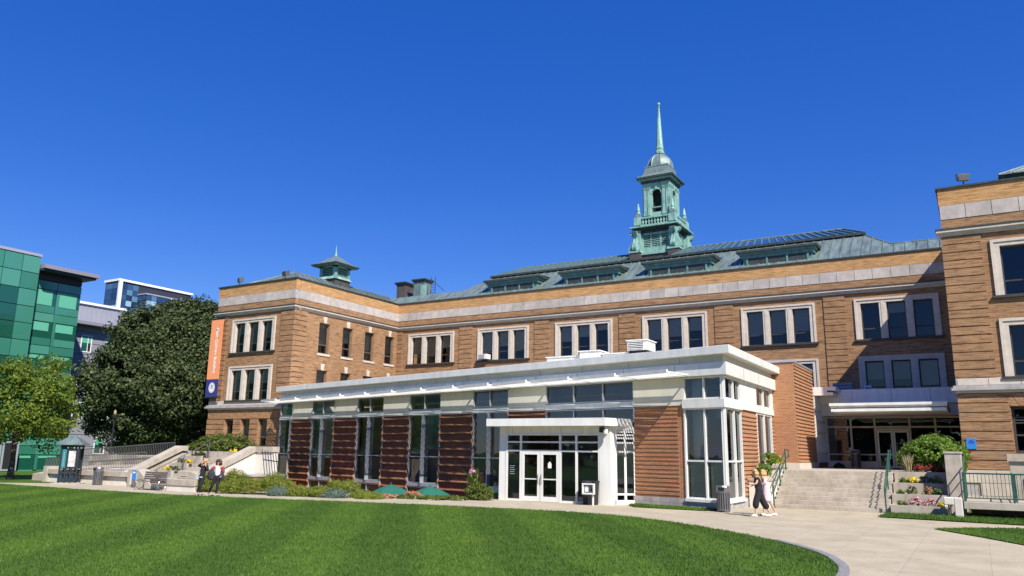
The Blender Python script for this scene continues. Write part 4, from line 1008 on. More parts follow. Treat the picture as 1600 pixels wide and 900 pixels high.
# rooftop units on the pavilion
def unit(x0, x1, y0, y1, z0, z1, label, louv=False, parts=3):
    t = thing('rooftop_unit', ((x0+x1)/2, (y0+y1)/2, 6.6), label, 'rooftop unit', 'equipment on the pavilion roof')
    MB().box(x0+.1, x1-.1, y0+.1, y1-.1, 6.6, z0).build('curb', 'grey_metal' if not louv else 'black_metal', t)
    h = MB().box(x0, x1, y0, y1, z0, z1).build('housing', 'white_paint', t, bevel=.02)
    MB().box(x0-.06, x1+.06, y0-.06, y1+.06, z1, z1+.06).build('lid', 'white_paint', t)
    if louv:
        MB().box(x0+.12, x1-.25, y0-.02, y0-.004, z0+.06, z1-.06).build('opening', 'black_metal', h)
        for k in range(5): MB().box(x0+.14, x1-.27, y0-.07, y0-.021, z0+.07+k*.1, z0+.11+k*.1).build('louvre', 'white_paint', h)
    else:
        w_ = (x1-x0)/parts
        for k in range(parts):
            MB().box(x0+k*w_+.08, x0+(k+1)*w_-.08, y0-.03, y0-.004, z0+.08, z1-.1).build('access_panel', 'white_paint', h)
            MB().box(x0+k*w_+w_-.16, x0+k*w_+w_-.12, y0-.05, y0-.031, z0+.2, z1-.35).build('handle', 'dark_frame', h)
unit(-22.3, -20.1, 42, 43.2, 6.8, 7.85, 'long white rooftop unit with dark panel slots on the pavilion roof')
unit(-20.0, -18.7, 41.8, 43, 6.8, 8.08, 'boxy white rooftop unit between two longer units on the pavilion roof', parts=1)
unit(-18.6, -17.0, 42, 43.2, 6.8, 7.88, 'low white rooftop unit beside the louvred box on the pavilion roof', parts=2)
unit(-16.95, -15.75, 41.8, 43.2, 8.0, 8.55, 'white louvred box raised on a dark stand on the pavilion roof', True)
unit(-15.5, -13.8, 42, 43.2, 6.8, 7.8, 'flat white rooftop unit in front of a stone window, right of the louvred box', parts=2)
def f_ac(t, m, x0, y0, z0):
    pass
t = thing('air_conditioner', (-34.55, 53.6, 9.55), 'small white window air conditioner in a stone framed window', 'air conditioner')
MB().box(-34.75, -33.95, 53.45, 54.1, 9.62, 10.02).build('housing', 'white_paint', t); MB().box(-34.7, -34.15, 53.43, 53.448, 9.66, 9.98).build('grille', 'bldg_metal', t)
t = thing('roof_vent', (-7.0, 51.5, 5.92), 'dark slatted box vent on the flat roof above the rear entrance', 'vent')
for k in range(4): MB().box(-7.4+.02*k, -6.2-.02*k, 51, 52, 5.92+k*.17, 6.06+k*.17).build('slat', 'eave_metal', t)
t = thing('wall_box', (-5.6, 52.6, 5.92), 'small white utility box on the flat roof above the rear entrance', 'utility box')
MB().box(-5.75, -5.35, 52.5, 52.9, 5.92, 6.5).build('housing', 'white_paint', t); MB().box(-5.3, -5.05, 52.5, 52.9, 5.92, 6.3).build('side_box', 'white_paint', t); MB().box(-5.68, -5.42, 52.47, 52.497, 6.1, 6.4).build('cover', 'eave_metal', t)

# pendant lamps and seats inside
for k, (s_, o_) in enumerate(((-16.4, -1.6), (-11.0, -1.6))):
    x, y, _ = F_pav(s_, o_, 0)
    t = thing('pendant_lamp', (x, y, 2.6), ('glowing amber pendant lamp behind the glass left of a red brick panel', 'glowing amber pendant lamp behind the glass beside the vestibule')[k], 'lamp', 'pendant lamps in the pavilion')
    MB().tube((x, y, 3.25), (x, y, 5.5), .01).build('cord', 'black_metal', t); MB().lathe([(.13, 2.6), (.13, 3.2), (.05, 3.25)], (x, y, 0), 10).build('shade', 'lamp_glow', t)
MB().prism([F_pav(-2.4, -.3, 0)[:2], F_pav(1.55, -.3, 0)[:2], (XC-.25, 40.5), (-12.0, 40.5)], 1.35, 1.5).build('floor', 'room_floor', PV)
MB(F_pav).box(-.02, .83, -.22, -.2, .46, 1.90).box(.95, 1.68, -.22, -.2, .46, 1.90).build('spandrel_board', 'white_panel', PV)
MB(F_pav).box(.02, .32, -.75, -.45, 1.5, 5.4).build('column', 'white_panel', PV)
t = thing('armchair', (-9.75, 33.3, 1.5), 'dark blue armchair behind the corner glass of the pavilion', 'armchair')
MB().box(-10.25, -9.3, 33.2, 33.8, 1.75, 2.05).build('seat', 'blue_fabric', t); MB().box(-10.25, -9.3, 32.9, 33.2, 1.75, 2.55).build('backrest', 'blue_fabric', t, bevel=.1)
for x in (-10.2, -9.4):
    for y in (32.95, 33.7): MB().box(x, x+.06, y, y+.06, 1.5, 1.75).build('leg', 'dark_frame', t)
t = thing('lounge_chair', (-10.75, 33.5, 1.5), 'orange lounge chair behind the corner glass of the pavilion', 'chair')
MB().box(-11.0, -10.5, 33.3, 33.8, 1.8, 2.0).build('seat', 'orange_fabric', t); MB().lathe([(.28, 0), (.30, .3), (.24, .6), (.1, .72)], (-10.75, 33.25, 2.0), 10).build('backrest', 'orange_fabric', t)
for x in (-10.95, -10.6):
    for y in (33.35, 33.7): MB().box(x, x+.05, y, y+.05, 1.5, 1.8).build('leg', 'dark_frame', t)
t = thing('floor_lamp', (-9.6, 34.4, 1.5), 'floor lamp with a pale shade behind the corner glass of the pavilion', 'lamp')
MB().tube((-9.6, 34.4, 1.5), (-9.6, 34.4, 4.1), .02).build('pole', 'dark_frame', t); MB().lathe([(.28, 3.75), (.18, 4.2)], (-9.6, 34.4, 0), 14).build('shade', 'white_panel', t); MB().lathe([(.2, 1.5), (.18, 1.54), (.03, 1.56)], (-9.6, 34.4, 0), 12).build('base', 'dark_frame', t)

# ------------------------------------------------------------------ ground
PIT = [(-33.3, 30.2), (-20.4, 33.2), (-20.4, 34.8), F_pav(-33.0, .02, 0)[:2]]
PIT = [(-33.6, 31.0), (-20.6, 31.9), F_pav(-10.0, -1.0, 0)[:2], F_pav(-32.5, -1.0, 0)[:2]]
polyobj('ground', [(-900, -500), (900, -500), (900, 900), (-900, 900)], 0, 'grass', [PIT], kind='structure')
m = MB()
for p, q in zip(PIT, PIT[1:]+PIT[:1]): m.quad((*q, .05), (*p, .05), (*p, -2.1), (*q, -2.1))
m.build('court_wall', 'brick_red', None, kind='structure')
polyobj('court_floor', PIT, -2.1, 'paving', kind='structure')
EDGE = [(-52, 24.6), (-48, 24.5), (-41.2, 24.2), (-36, 24.15), (-31.2, 24.35), (-26, 25.4), (-21, 26.5), (-17, 26.95), (-13.3, 27.3), (-10.5, 26.6), (-7.5, 24.5), (-5.1, 22.2), (-3.4, 19.85), (-2.72, 17.9), (-2.5, 16.6), (-2.45, 14), (-2.8, 11), (-3.6, 8), (-5, 5)]
def smooth(P, n=2):
    for _ in range(n):
        Q = [P[0]]
        for a, b in zip(P[:-1], P[1:]): Q += [(a[0]*.75+b[0]*.25, a[1]*.75+b[1]*.25), (a[0]*.25+b[0]*.75, a[1]*.25+b[1]*.75)]
        P = Q+[P[-1]]
    return P
EDGE = smooth(EDGE)
path = EDGE+[(12, 4), (20, 18), (20, 32.2), (1.1, 32.15), (-1.2, 32.4), (-3.4, 32.75), (-3.55, 34.2), (-3.4, 35.5), (-3.3, 38.6), (-9, 38.6), (-8.9, 34.3), (-8.9, 32.6), (-11.0, 32.0), (-12.9, 32.25), (-13.4, 33.6), (-19.9, 35.2), (-20.55, 31.9), (-33.55, 31.0), (-34.1, 28.6), (-44.5, 28.55), (-47.5, 27.6), (-49.5, 26)]
polyobj('path', path, .008, 'paving', kind='structure')
LAWN = EDGE+[(-8, 1), (-20, -6), (-60, -6), (-75, 10), (-75, 24.8)]
polyobj('lawn', LAWN, .035, 'grass', kind='structure')
m = MB()
for p, q in zip(EDGE[:-1], EDGE[1:]): m.quad((*p, 0), (*q, 0), (*q, .035), (*p, .035))
m.build('lawn_edge', 'soil', None, kind='structure')
RL_ = smooth([(-1.45, 28.6), (-.2, 30.0), (1.5, 30.9), (6, 31.2), (14, 31.2), (14, 22), (4, 22), (1.5, 23.5), (.2, 26.0), (-1.0, 27.9), (-1.45, 28.6)])
polyobj('lawn_strip', RL_[:-1], .035, 'grass', kind='structure')
polyobj('lawn_strip', [(-3.5, 32.9), (-1.2, 32.55), (1.2, 32.3), (14, 32.35), (14, 36), (-3.2, 35.4)], .035, 'grass', kind='structure')
polyobj('lawn_strip', [(-13.2, 32.4), (-12.6, 31.6), (-9.6, 31.45), (-9.1, 32.0), (-9.1, 32.3), (-13.1, 33.3)], .035, 'grass', kind='structure')
# granite kerb round the lawn's corner
K = [p for p in EDGE if p[0] > -5.4 and p[1] > 13]
for p, q in zip(K[:-1], K[1:]):
    d = Vector((q[0]-p[0], q[1]-p[1])); 
    if d.length < .05: continue
    nrm = Vector((-d.y, d.x)).normalized(); pp = Vector(p); qq = Vector(q)-d.normalized()*.012
    wd = .20
    a, b, c, e = pp, qq, qq+nrm*wd, pp+nrm*wd
    MB().prism([tuple(x) for x in (a, b, c, e)], 0, .05).build('kerb_stone', 'kerb', None, kind='structure')
# grass blades over the part of the lawn in view
def inside(P, poly):
    x, y = P[:, 0], P[:, 1]; r = np.zeros(len(P), bool); n = len(poly)
    for i in range(n):
        x0, y0 = poly[i]; x1, y1 = poly[i-1]
        c = ((y0 > y) != (y1 > y)) & (x < (x1-x0)*(y-y0)/((y1-y0)+1e-12)+x0); r ^= c
    return r
def tufts(name, poly, n, box, h, label):
    P = np.c_[RNG.uniform(box[0], box[1], n), RNG.uniform(box[2], box[3], n)]
    P = P[inside(P, poly)]
    # only what the lens can see of it, with a margin
    ang = np.arctan2(P[:, 0], P[:, 1]); dd = np.hypot(P[:, 0], P[:, 1]); P = P[(ang > -1.3) & (ang < .35) & (dd > 9)]
    k = 4; n = len(P); Q = np.repeat(P, k, 0)+RNG.normal(0, .035, (n*k, 2)); N_ = len(Q)
    a = RNG.uniform(0, 2*math.pi, N_); wd = .009; hh = h*RNG.uniform(.6, 1.25, N_); ln = RNG.uniform(0, .75, N_)*hh; b = RNG.uniform(0, 2*math.pi, N_)
    z0 = np.full(N_, .03)
    A = np.c_[Q[:, 0]+np.cos(a)*wd, Q[:, 1]+np.sin(a)*wd, z0]; Bv = np.c_[Q[:, 0]-np.cos(a)*wd, Q[:, 1]-np.sin(a)*wd, z0]
    Cv = np.c_[Q[:, 0]+np.cos(b)*ln, Q[:, 1]+np.sin(b)*ln, z0+hh]
    V = np.stack([A, Bv, Cv], 1).reshape(-1, 3)
    rawmesh(name, V, np.arange(3*N_).reshape(-1, 3), 'blade', None, label=label, category='grass', kind='stuff')
tufts('grass', LAWN, 190000, (-50, -2, 5, 28), .055, 'mown green grass blades across the big front lawn')
tufts('grass', [(-3.5, 32.9), (-1.2, 32.55), (1.2, 32.3), (14, 32.35), (14, 34.6), (-3.2, 35.3)], 5000, (-4, 8, 32, 35.4), .09, 'narrow strip of grass below the flower planters and green railing')
tufts('grass', RL_[:-1], 14000, (-2, 9, 22, 32), .05, 'grass corner beside the path in front of the green railing')
tufts('grass', [(-13.2, 32.4), (-12.6, 31.6), (-9.6, 31.45), (-9.1, 32.0), (-9.1, 32.3), (-13.1, 33.3)], 3000, (-13.5, -9, 31, 33.5), .09, 'small patch of grass under the pavilion brick corner')

# ------------------------------------------------------------------ right steps, planters, railings
ST = thing('concrete_steps', (-5.6, 35.6, 0), 'wide flight of pale concrete steps up to the glazed rear entrance', 'steps')
for i in range(9):
    y = 35.6+.31*i; MB().box(-7.85, -3.3, y, y+.36 if i < 8 else 49.45, max(0, i*.175), (i+1)*.175).build('step', 'concrete', ST, bevel=.012)
MB().box(-8.8, -7.86, 38.4, 40.8, 0, 1.575).box(-3.29, -.62, 39.0, 49.45, 0, 1.57).build('landing', 'concrete', ST)
def rail_steps(x, label, nx):
    t = thing('stair_railing', (x, 36, 0), label, 'railing', 'railings of the wide steps')
    z = lambda y: (y-35.5)/.31*.175
    top = [(x, 35.35, .95), (x, 38.3, .95+1.5), (x, 39.0, .95+1.55)]
    MB().path([(x, 35.35, .60)]+top+[(x, 39.0, 2.15), (x, 38.3, 2.1), (x, 35.35, .6)], .026).build('handrail', 'green_metal', t)
    for y in (35.45, 36.9, 38.25): 
        b = max(0, z(y)) if y < 38.2 else 1.57
        MB().box(x-.025, x+.025, y-.025, y+.025, b, b+.95).build('post', 'green_metal', t)
        MB().box(x-.05, x+.05, y-.05, y+.05, b, b+.06).build('foot', 'green_metal', t)
rail_steps(-3.42, 'dark green stair railing beside the tiered flower planters', 1)
rail_steps(-7.78, 'dark green stair railing beside the round clipped shrubs', 1)
# white stepped planters left of the steps
t = thing('stone_planter', (-8.3, 36, 0), 'stepped pale stone planter between the pavilion and the wide steps', 'planter')
for y0, y1, zt in ((35.2, 36.9, 1.22), (36.9, 39.6, 1.74)):
    MB().box(-8.75, -7.92, y0, y1, 0, zt-.09).build('planter_wall', 'concrete_white', t); MB().box(-8.78, -7.88, y0-.05, y1, zt-.09, zt).build('planter_cap', 'concrete', t)
shrub('clipped_shrub', 'round clipped green shrub on the lower step of the pale stone planter', (-8.3, 36.2, 1.22), (.36, .36, .40), 34, 45, .12, .07, 'leaf_bush', 21, group='round shrubs by the steps')
shrub('clipped_shrub', 'round clipped green shrub on the upper step of the pale stone planter', (-8.3, 37.6, 1.74), (.42, .42, .40), 34, 45, .12, .07, 'leaf_bush', 22, group='round shrubs by the steps')
shrub('flowering_plant', 'yellow flowers beside a clipped shrub on the pale stone planter', (-8.3, 38.6, 1.74), (.35, .4, .32), 20, 30, .1, .07, 'flower_yellow', 23, 'flowers', stem=False)
# tiered planters right of the steps
t = thing('tiered_planter', (-2.3, 36.8, 0), 'four tier concrete planter full of flowers beside the wide steps', 'planter')
TI = [(35.4, .34), (36.3, .74), (37.2, 1.16), (38.1, 1.60)]
for i, (y, z) in enumerate(TI):
    y1 = TI[i+1][0] if i < 3 else 39.0
    MB().box(-3.25, -1.27, y, y+.16, 0, z).box(-3.25, -3.1, y+.16, y1, 0, z).build('planter_wall', 'concrete', t)
    MB().box(-3.1, -1.27, y+.16, y1, 0, z-.07).build('soil', 'soil', t)
FL = [(35.4, -2.85, .34, 'leaf_bush', .15, 'small green plant in the lowest tier beside the pink flowers'), (35.4, -2.35, .34, 'flower_pink', .24, 'pink chrysanthemums in the lowest tier next to the small green plant'),
      (35.4, -1.85, .34, 'flower_pink', .22, 'pink chrysanthemums in the lowest tier next to the yellow flowers'), (35.4, -1.45, .34, 'flower_yellow', .13, 'little yellow flowers at the end of the lowest planter tier'),
      (36.3, -2.95, .74, 'leaf_bush', .13, 'small green sprig at the stair end of the second tier'), (36.3, -2.55, .74, 'leaf_hedge', .22, 'round dark green plant in the second planter tier'), (36.3, -1.95, .74, 'flower_rust', .22, 'rust coloured chrysanthemums in the second planter tier'), (36.3, -1.6, .74, 'leaf_bush', .18, 'green plant next to the rust coloured flowers'),
      (37.2, -2.9, 1.16, 'leaf_bush', .17, 'small green plant in the third tier beside yellow flowers'), (37.2, -2.5, 1.16, 'flower_yellow', .19, 'bright yellow chrysanthemums in the third planter tier'), (37.2, -2.05, 1.16, 'leaf_hedge', .26, 'dark green plant next to the bright yellow chrysanthemums'), (37.2, -1.62, 1.16, 'leaf_bush', .2, 'green plant at the shaded end of the third tier'),
      (38.1, -2.25, 1.60, 'flower_red', .24, 'dark red flowers in the top tier next to the dry grass'), (38.1, -1.85, 1.60, 'flower_red', .24, 'dark red flowers in the middle of the top planter tier'), (38.1, -1.5, 1.60, 'flower_red', .18, 'dark red flowers at the shaded end of the top tier')]
for i, (y, x, z, mt, r, lb) in enumerate(FL):
    c = (x, y+.48, z-.07)
    if mt.startswith('flower'):
        t = shrub('flowering_plant', lb, c, (r, r*.9, r*.9), 14, 20, .08, .06, 'leaf_hedge', 40+i, 'flowers', 'plants in the tiered planter', stem=False)
        P, Nn = clumps((c[0], c[1], c[2]+r*.55), (r*1.02, r*.95, r*.95), 22, 16, .07, 70+i, .0, fill=.1); V, F = leaves(P, .055, Nn, .9)
        rawmesh('blossom', V-np.array(c), F, mt, t, c)
    else: shrub('bedding_plant', lb, c, (r, r*.9, r*1.1), 16, 26, .08, .06, mt, 40+i, 'plant', 'plants in the tiered planter', stem=False)
def grassplant(name, label, c, n, h, sp, mat, wd=.012):
    t = thing(name, c, label, 'plant'); g = np.random.default_rng(int(abs(c[0]*100)))
    V = []; F = []
    for i in range(n):
        a = g.uniform(0, 6.28); l = h*g.uniform(.6, 1.1); o = sp*g.uniform(.2, 1); b = g.uniform(0, 6.28); k = len(V)
        p = np.array([g.normal(0, .05), g.normal(0, .05), 0]); q = p+np.array([math.cos(a)*o*.4, math.sin(a)*o*.4, l*.65]); r = p+np.array([math.cos(a)*o, math.sin(a)*o, l])
        w_ = np.array([math.cos(b)*wd, math.sin(b)*wd, 0]); V += [p-w_, p+w_, q+w_, q-w_, r, r+w_*.1]; F += [(k, k+1, k+2, k+3), (k+3, k+2, k+5, k+4)]
    rawmesh('blades', V, F, mat, t, c); return t
grassplant('ornamental_grass', 'tuft of dry pale grass in the top tier beside the dark red flowers', (-2.72, 38.55, 1.55), 130, .75, .38, 'grass_dry', .01)
shrub('bush', 'large bright green rounded bush on top of the tiered planter by the entrance', (-1.85, 40.0, 1.57), (1.28, 1.1, 1.12), 260, 62, .26, .11, 'leaf_bush', 31, 'bush', bottom=-.35)
t = thing('concrete_wall', (-.95, 39, 0), 'short pale concrete wall between the flower planter and the green railing', 'wall')
MB().box(-1.24, -.66, 36.6, 41.4, 0, 2.38).build('wall_body', 'concrete', t, bevel=.015); MB().box(-1.27, -.63, 36.57, 41.4, 2.38, 2.46).build('wall_cap', 'concrete', t)
t = thing('stone_bracket', (-.97, 35.1, 0), 'weathered white stone bracket at the end of the railed slab', 'stone')
MB().xprism([(34.7, 0), (35.15, 0), (35.15, .74), (34.7, .74)], -1.0, -.72).box(-1.34, -1.0, 34.7, 35.15, .46, .74).box(-1.34, -1.22, 34.7, 35.15, .36, .46).build('block', 'concrete_white', t, bevel=.03)
t = thing('concrete_slab', (4, 36, 0), 'raised concrete walkway slab with rust stain and dark gap below', 'slab')
MB().box(-.68, 12, 34.72, 38.2, .34, .60).build('deck', 'concrete', t, bevel=.015); MB().box(-.5, 12, 37.6, 38.1, 0, .34).build('footing', 'concrete', t)
GR = thing('metal_railing', (3, 34.85, .6), 'dark green metal railing with thin balusters on the raised slab', 'railing')
MB().tube((-.62, 34.86, 1.64), (12, 34.86, 1.64), .03).tube((-.62, 34.86, .74), (12, 34.86, .74), .022).build('rail', 'green_metal', GR)
me = shared(MB().box(-.009, .009, -.009, .009, .74, 1.62), (0, 0, 0))
for k in range(84): put('baluster', me, 'green_metal', GR, (-.5+k*.125+.1, 34.86, 0))
for x in (-.62, .95, 2.5, 4.0): MB().box(x-.035, x+.035, 34.82, 34.9, .6, 1.68).build('post', 'green_metal', GR)
t = thing('metal_railing', (-.62, 36.5, .6), 'dark green side railing running back along the short concrete wall', 'railing')
MB().tube((-.60, 34.92, 1.66), (-.60, 40.5, 2.45), .03).tube((-.60, 34.92, .8), (-.60, 40.5, 1.6), .022).tube((-.60, 34.92, 1.25), (-.6, 40.5, 2.05), .022).build('rail', 'green_metal', t)
for k in range(18): y = 35.0+k*.3; MB().box(-.61, -.59, y-.01, y+.01, .6, 1.62+(y-34.92)*.14).build('baluster', 'green_metal', t)
t = thing('metal_railing', (1.0, 37, .6), 'second green railing running back from the slab past the stone base', 'railing')
for z in (1.6, 1.2, .85): MB().tube((1.05, 35.0, z), (1.05, 38.1, z), .025).build('rail', 'green_metal', t)
for k in range(7): MB().box(1.03, 1.07, 35.2+k*.45, 35.24+k*.45, .6, 1.6).build('post', 'green_metal', t)
t = thing('concrete_parapet', (4, 40, 0), 'grey concrete stair parapet in front of the right wing base', 'wall')
MB().box(1.05, 8, 39.6, 40.0, 0, 2.1).build('wall_body', 'concrete', t); MB().box(.98, 8, 39.5, 40.1, 2.1, 2.4).build('wall_cap', 'concrete', t)
MB().box(1.5, 3.0, 39.56, 39.597, .8, 1.4).build('vent_grille', 'dark_frame', t)
t = thing('wall_plaque', (-.28, YW-.1, 2.6), 'small blue plaque with white symbol on the brick wing', 'sign')
MB().box(-.47, -.09, YW-.10, YW-.062, 2.62, 3.08).build('plate', 'sign_blue', t)
MB().box(-.36, -.33, YW-.106, YW-.101, 2.86, 2.98).box(-.33, -.2, YW-.106, YW-.101, 2.86, 2.885).box(-.2, -.17, YW-.106, YW-.101, 2.86, 2.98).box(-.3, -.22, YW-.106, YW-.101, 2.92, 3.0).build('symbol', 'navy_cloth', t)

# litter bins
def bin_(x, y, z, label, r=.265, h=1.02):
    t = thing('litter_bin', (x, y, z), label, 'litter bin', 'slatted metal litter bins')
    MB().lathe([(r*.82, .06), (r*.82, h*.7)], (x, y, z), 14).build('liner', 'black_metal', t)
    MB().lathe([(r*.95, .04), (r*.98, .10)], (x, y, z), 16).build('band', 'grey_metal', t); MB().lathe([(r*.98, h*.70), (r*1.04, h*.73), (r*1.04, h*.77)], (x, y, z), 16).build('band', 'grey_metal', t)
    for k in range(18):
        a = 2*math.pi*k/18; c, s = math.cos(a), math.sin(a)
        MB(lambda u, v, w_: (x+c*(r*.93+v)-s*u, y+s*(r*.93+v)+c*u, z+w_)).box(-.028, .028, 0, .012, .06, h*.74).build('slat', 'grey_metal', t)
    MB().lathe([(r*1.0, h*.77), (r*1.0, h*.93), (r*.9, h*.98), (r*.3, h)], (x, y, z), 18).build('hood', 'steel', t, smooth=False)
    MB().box(x-.12, x+.12, y-r*1.06, y-r*.9, z+h*.80, z+h*.92).build('opening', 'black_metal', t)
    for k in range(4): a = .8+k*1.57; MB().box(x+math.cos(a)*r*.9-.02, x+math.cos(a)*r*.9+.02, y+math.sin(a)*r*.9-.02, y+math.sin(a)*r*.9+.02, z, z+.06).build('foot', 'grey_metal', t)
bin_(-8.86, 31.55, .012, 'slatted grey metal litter bin below the corner glass bay')
bin_(-44.25, 27.9, .012, 'slatted grey metal litter bin next to the notice kiosk')
bin_(-5.95, 47.8, 1.58, 'slatted grey metal litter bin in front of the glazed rear entrance')
t = thing('dark_bag', (-6.8, 47.6, 1.58), 'small dark bag lying on the landing beside the litter bin', 'bag')
MB().lathe([(.34, 0), (.32, .1), (.2, .22), (.05, .26)], (-6.8, 47.6, 1.58), 12).build('sack', 'cloth_black', t, smooth=True); MB().path([(-6.95, 47.6, 1.78), (-6.85, 47.6, 1.88), (-6.7, 47.6, 1.8)], .02).build('strap', 'cloth_black', t)

# newspaper box by the vestibule
t = thing('notice_stand', (-14.55, 31.35, 0), 'white framed notice box on a thin white post by the glass vestibule', 'notice stand')
MB().box(-14.41, -14.35, 31.32, 31.38, 0, .55).build('post', 'white_paint', t); f = MB(); 
def F_nb(s, o, z): return (s, 31.34-o, z)
fr = MB(F_nb); frame_rect(fr, -14.85, -14.28, .47, .93, .06, 0, .1); fr.build('frame', 'white_paint', t)
MB(F_nb).box(-14.79, -14.34, .0, .03, .53, .87).build('board', 'grey_metal', t); MB(F_nb).box(-14.74, -14.58, .031, .036, .58, .82).build('paper', 'white_print', t); MB(F_nb).box(-14.5, -14.4, .031, .05, .62, .72).build('dial', 'black_metal', t)
t = thing('waste_cart', (-14.75, 31.85, 0), 'black plastic box bin standing behind the white notice stand', 'bin')
MB().taper(-15.0, -14.45, 31.68, 32.02, .0, -15.05, -14.4, 31.64, 32.04, .95).build('body', 'rubber_black', t); MB().box(-15.07, -14.38, 31.62, 32.05, .95, 1.02).build('lid', 'rubber_black', t); MB().box(-14.85, -14.6, 31.6, 31.619, .955, 1.0).build('handle', 'grey_metal', t)

# ------------------------------------------------------------------ left terrace, stairs, walls
TE = thing('concrete_terrace', (-44, 36, 0), 'raised concrete terrace with planter walls in front of the bannered wing', 'terrace')
MB().prism([(-52.5, 32.3), (-36.0, 32.3), (-36.0, 33.8), (-42.6, 38.6), (-44.2, 40.0), (-44.2, 41.5), (-52.5, 41.5)], 0, 1.62).build('terrace_deck', 'concrete', TE)
MB().box(-42.0, -36.4, 32.45, 32.8, 1.625, 1.99).build('planter_wall', 'concrete', TE)
MB().prism([(-43.6, 32.9), (-36.4, 32.9), (-36.4, 33.6), (-41.5, 37), (-43.6, 37)], 1.625, 1.9).build('soil', 'soil', TE)
LS_ = thing('concrete_stairs', (-38.4, 29.5, 0), 'pale concrete stairs climbing to the hedge in front of the bannered wing', 'steps')
for i in range(9): y = 28.75+.40*i; MB().box(-40.3, -36.42, y, y+.44, i*.178, (i+1)*.178).build('step', 'concrete', LS_, bevel=.012)
MB().box(-40.3, -36.42, 32.3, 32.42, 0, 1.60).build('landing', 'concrete', LS_)
# cheek walls
t = thing('cheek_wall', (-36, 31, 0), 'white concrete stair wall with a sloping cap facing the lawn path', 'wall')
MB().xprism([(28.7, 0), (32.4, 0), (32.4, 1.95), (31.95, 1.95), (29.0, .72), (28.7, .6)], -36.38, -35.9).build('wall_body', 'concrete_white', t)
MB().xprism([(28.65, .66), (29.0, .78), (31.98, 2.02), (32.4, 2.02), (32.4, 2.31), (31.9, 2.31), (28.9, 1.06), (28.65, .96)], -36.45, -35.82).build('wall_cap', 'concrete', t)
MB().box(-35.9, -34.5, 31.98, 32.38, 0, 1.95).build('wall_body', 'concrete_white', t); MB().box(-35.815, -34.45, 31.9, 32.42, 2.0, 2.31).build('wall_cap', 'concrete', t)
t = thing('cheek_wall', (-42, 30, 0), 'weathered concrete stair wall with thick sloping cap beside the tiered flowers', 'wall')
MB().xprism([(28.4, 0), (32.3, 0), (32.3, 2.0), (31.6, 1.92), (28.4, .48)], -42.3, -41.9).build('wall_body', 'concrete', t)
MB().xprism([(28.2, .50), (31.55, 2.0), (31.95, 2.0), (31.95, 2.3), (31.5, 2.3), (28.2, .78)], -42.45, -41.78).build('wall_cap', 'concrete', t)
MB().box(-50.0, -42.3, 28.35, 28.75, 0, .46).build('low_wall', 'concrete_white', t); MB().box(-50.0, -42.46, 28.2, 28.9, .50, .78).build('low_wall_cap', 'concrete', t); MB().box(-50.4, -50.0, 28.15, 28.95, 0, .95).build('end_pier', 'concrete', t)
t = thing('tiered_planter', (-41, 30, 0), 'tiered concrete planter with small flowers beside the sloping stair wall', 'planter')
for i in range(4):
    y = 28.9+.95*i; z = .45+.42*i
    MB().box(-41.88, -40.33, y, y+.18, 0, z).build('planter_wall', 'concrete', t); MB().box(-41.88, -40.33, y+.18, y+.95, 0, z-.06).build('soil', 'soil', t)
    for j, x in enumerate((-41.5, -41.1, -40.7)):
        mt = ('leaf_hedge', 'flower_yellow', 'leaf_blue')[(i+j) % 3] if i < 3 else ('leaf_dark', 'leaf_dark', 'leaf_hedge')[j]
        shrub('bedding_plant', {'leaf_hedge': 'small green plant', 'flower_yellow': 'small yellow flowers', 'leaf_blue': 'small grey green plant', 'leaf_dark': ('small dark leaved plant', 'dark plant near the handrail')[j > 0]}[mt]+' in the %s tier of the planter beside the left stairs' % ('lowest', 'second', 'third', 'top')[i], (x, y+.5, z-.06), (.2, .2, .22), 12, 22, .08, .08, mt, 200+i*5+j, 'plant', 'plants by the left stairs', stem=False)
def stair_rail(x, label):
    t = thing('handrail', (x, 30, 0), label, 'railing')
    MB().path([(x, 28.6, .9), (x, 32.2, 2.5), (x, 32.7, 2.5)], .022).build('rail', 'grey_metal', t)
    for y, z in ((28.8, .0), (30.5, .85), (32.2, 1.6)): MB().box(x-.02, x+.02, y-.02, y+.02, z, z+.95).build('post', 'grey_metal', t)
stair_rail(-40.2, 'thin grey handrail along the pale concrete stairs by the tiered planter')
# slanted concrete blocks and low seat wall near the bench
t = thing('seat_wall', (-36, 27.6, 0), 'low concrete seat wall block in front of the pale stairs', 'wall')
MB().box(-37.7, -34.25, 26.75, 28.2, 0, .30).build('wall_body', 'concrete_white', t); MB().box(-37.75, -34.2, 26.7, 28.25, .30, .58).build('wall_cap', 'concrete', t)
for x0, lb in ((-36.35, 'slanted concrete block on the low seat wall'), (-40.6, 'slanted concrete block beside the bench with the blue sign')):
    t = thing('concrete_block', (x0, 27.9, 0), lb, 'block'); zb = .585 if x0 > -38 else .0
    MB().yprism([(x0-.3, zb), (x0+1.9, zb), (x0+1.9, zb+.12), (x0+.6, .98), (x0-.3, .98)], 27.5, 28.15).build('block_body', 'concrete', t, bevel=.02)
    MB().box(x0+.0, x0+.5, 27.47, 27.497, zb+.15, .75).build('recess', 'concrete_white', t)
t = thing('retaining_wall', (-34.8, 30.2, 0), 'small brown brick retaining wall behind the juniper bed', 'wall')
MB().box(-35.8, -33.4, 29.6, 31.8, 0, .72).build('wall_body', 'brick_tan', t); MB().box(-35.8, -33.35, 29.55, 31.85, .72, .78).build('wall_cap', 'stone_grey', t)
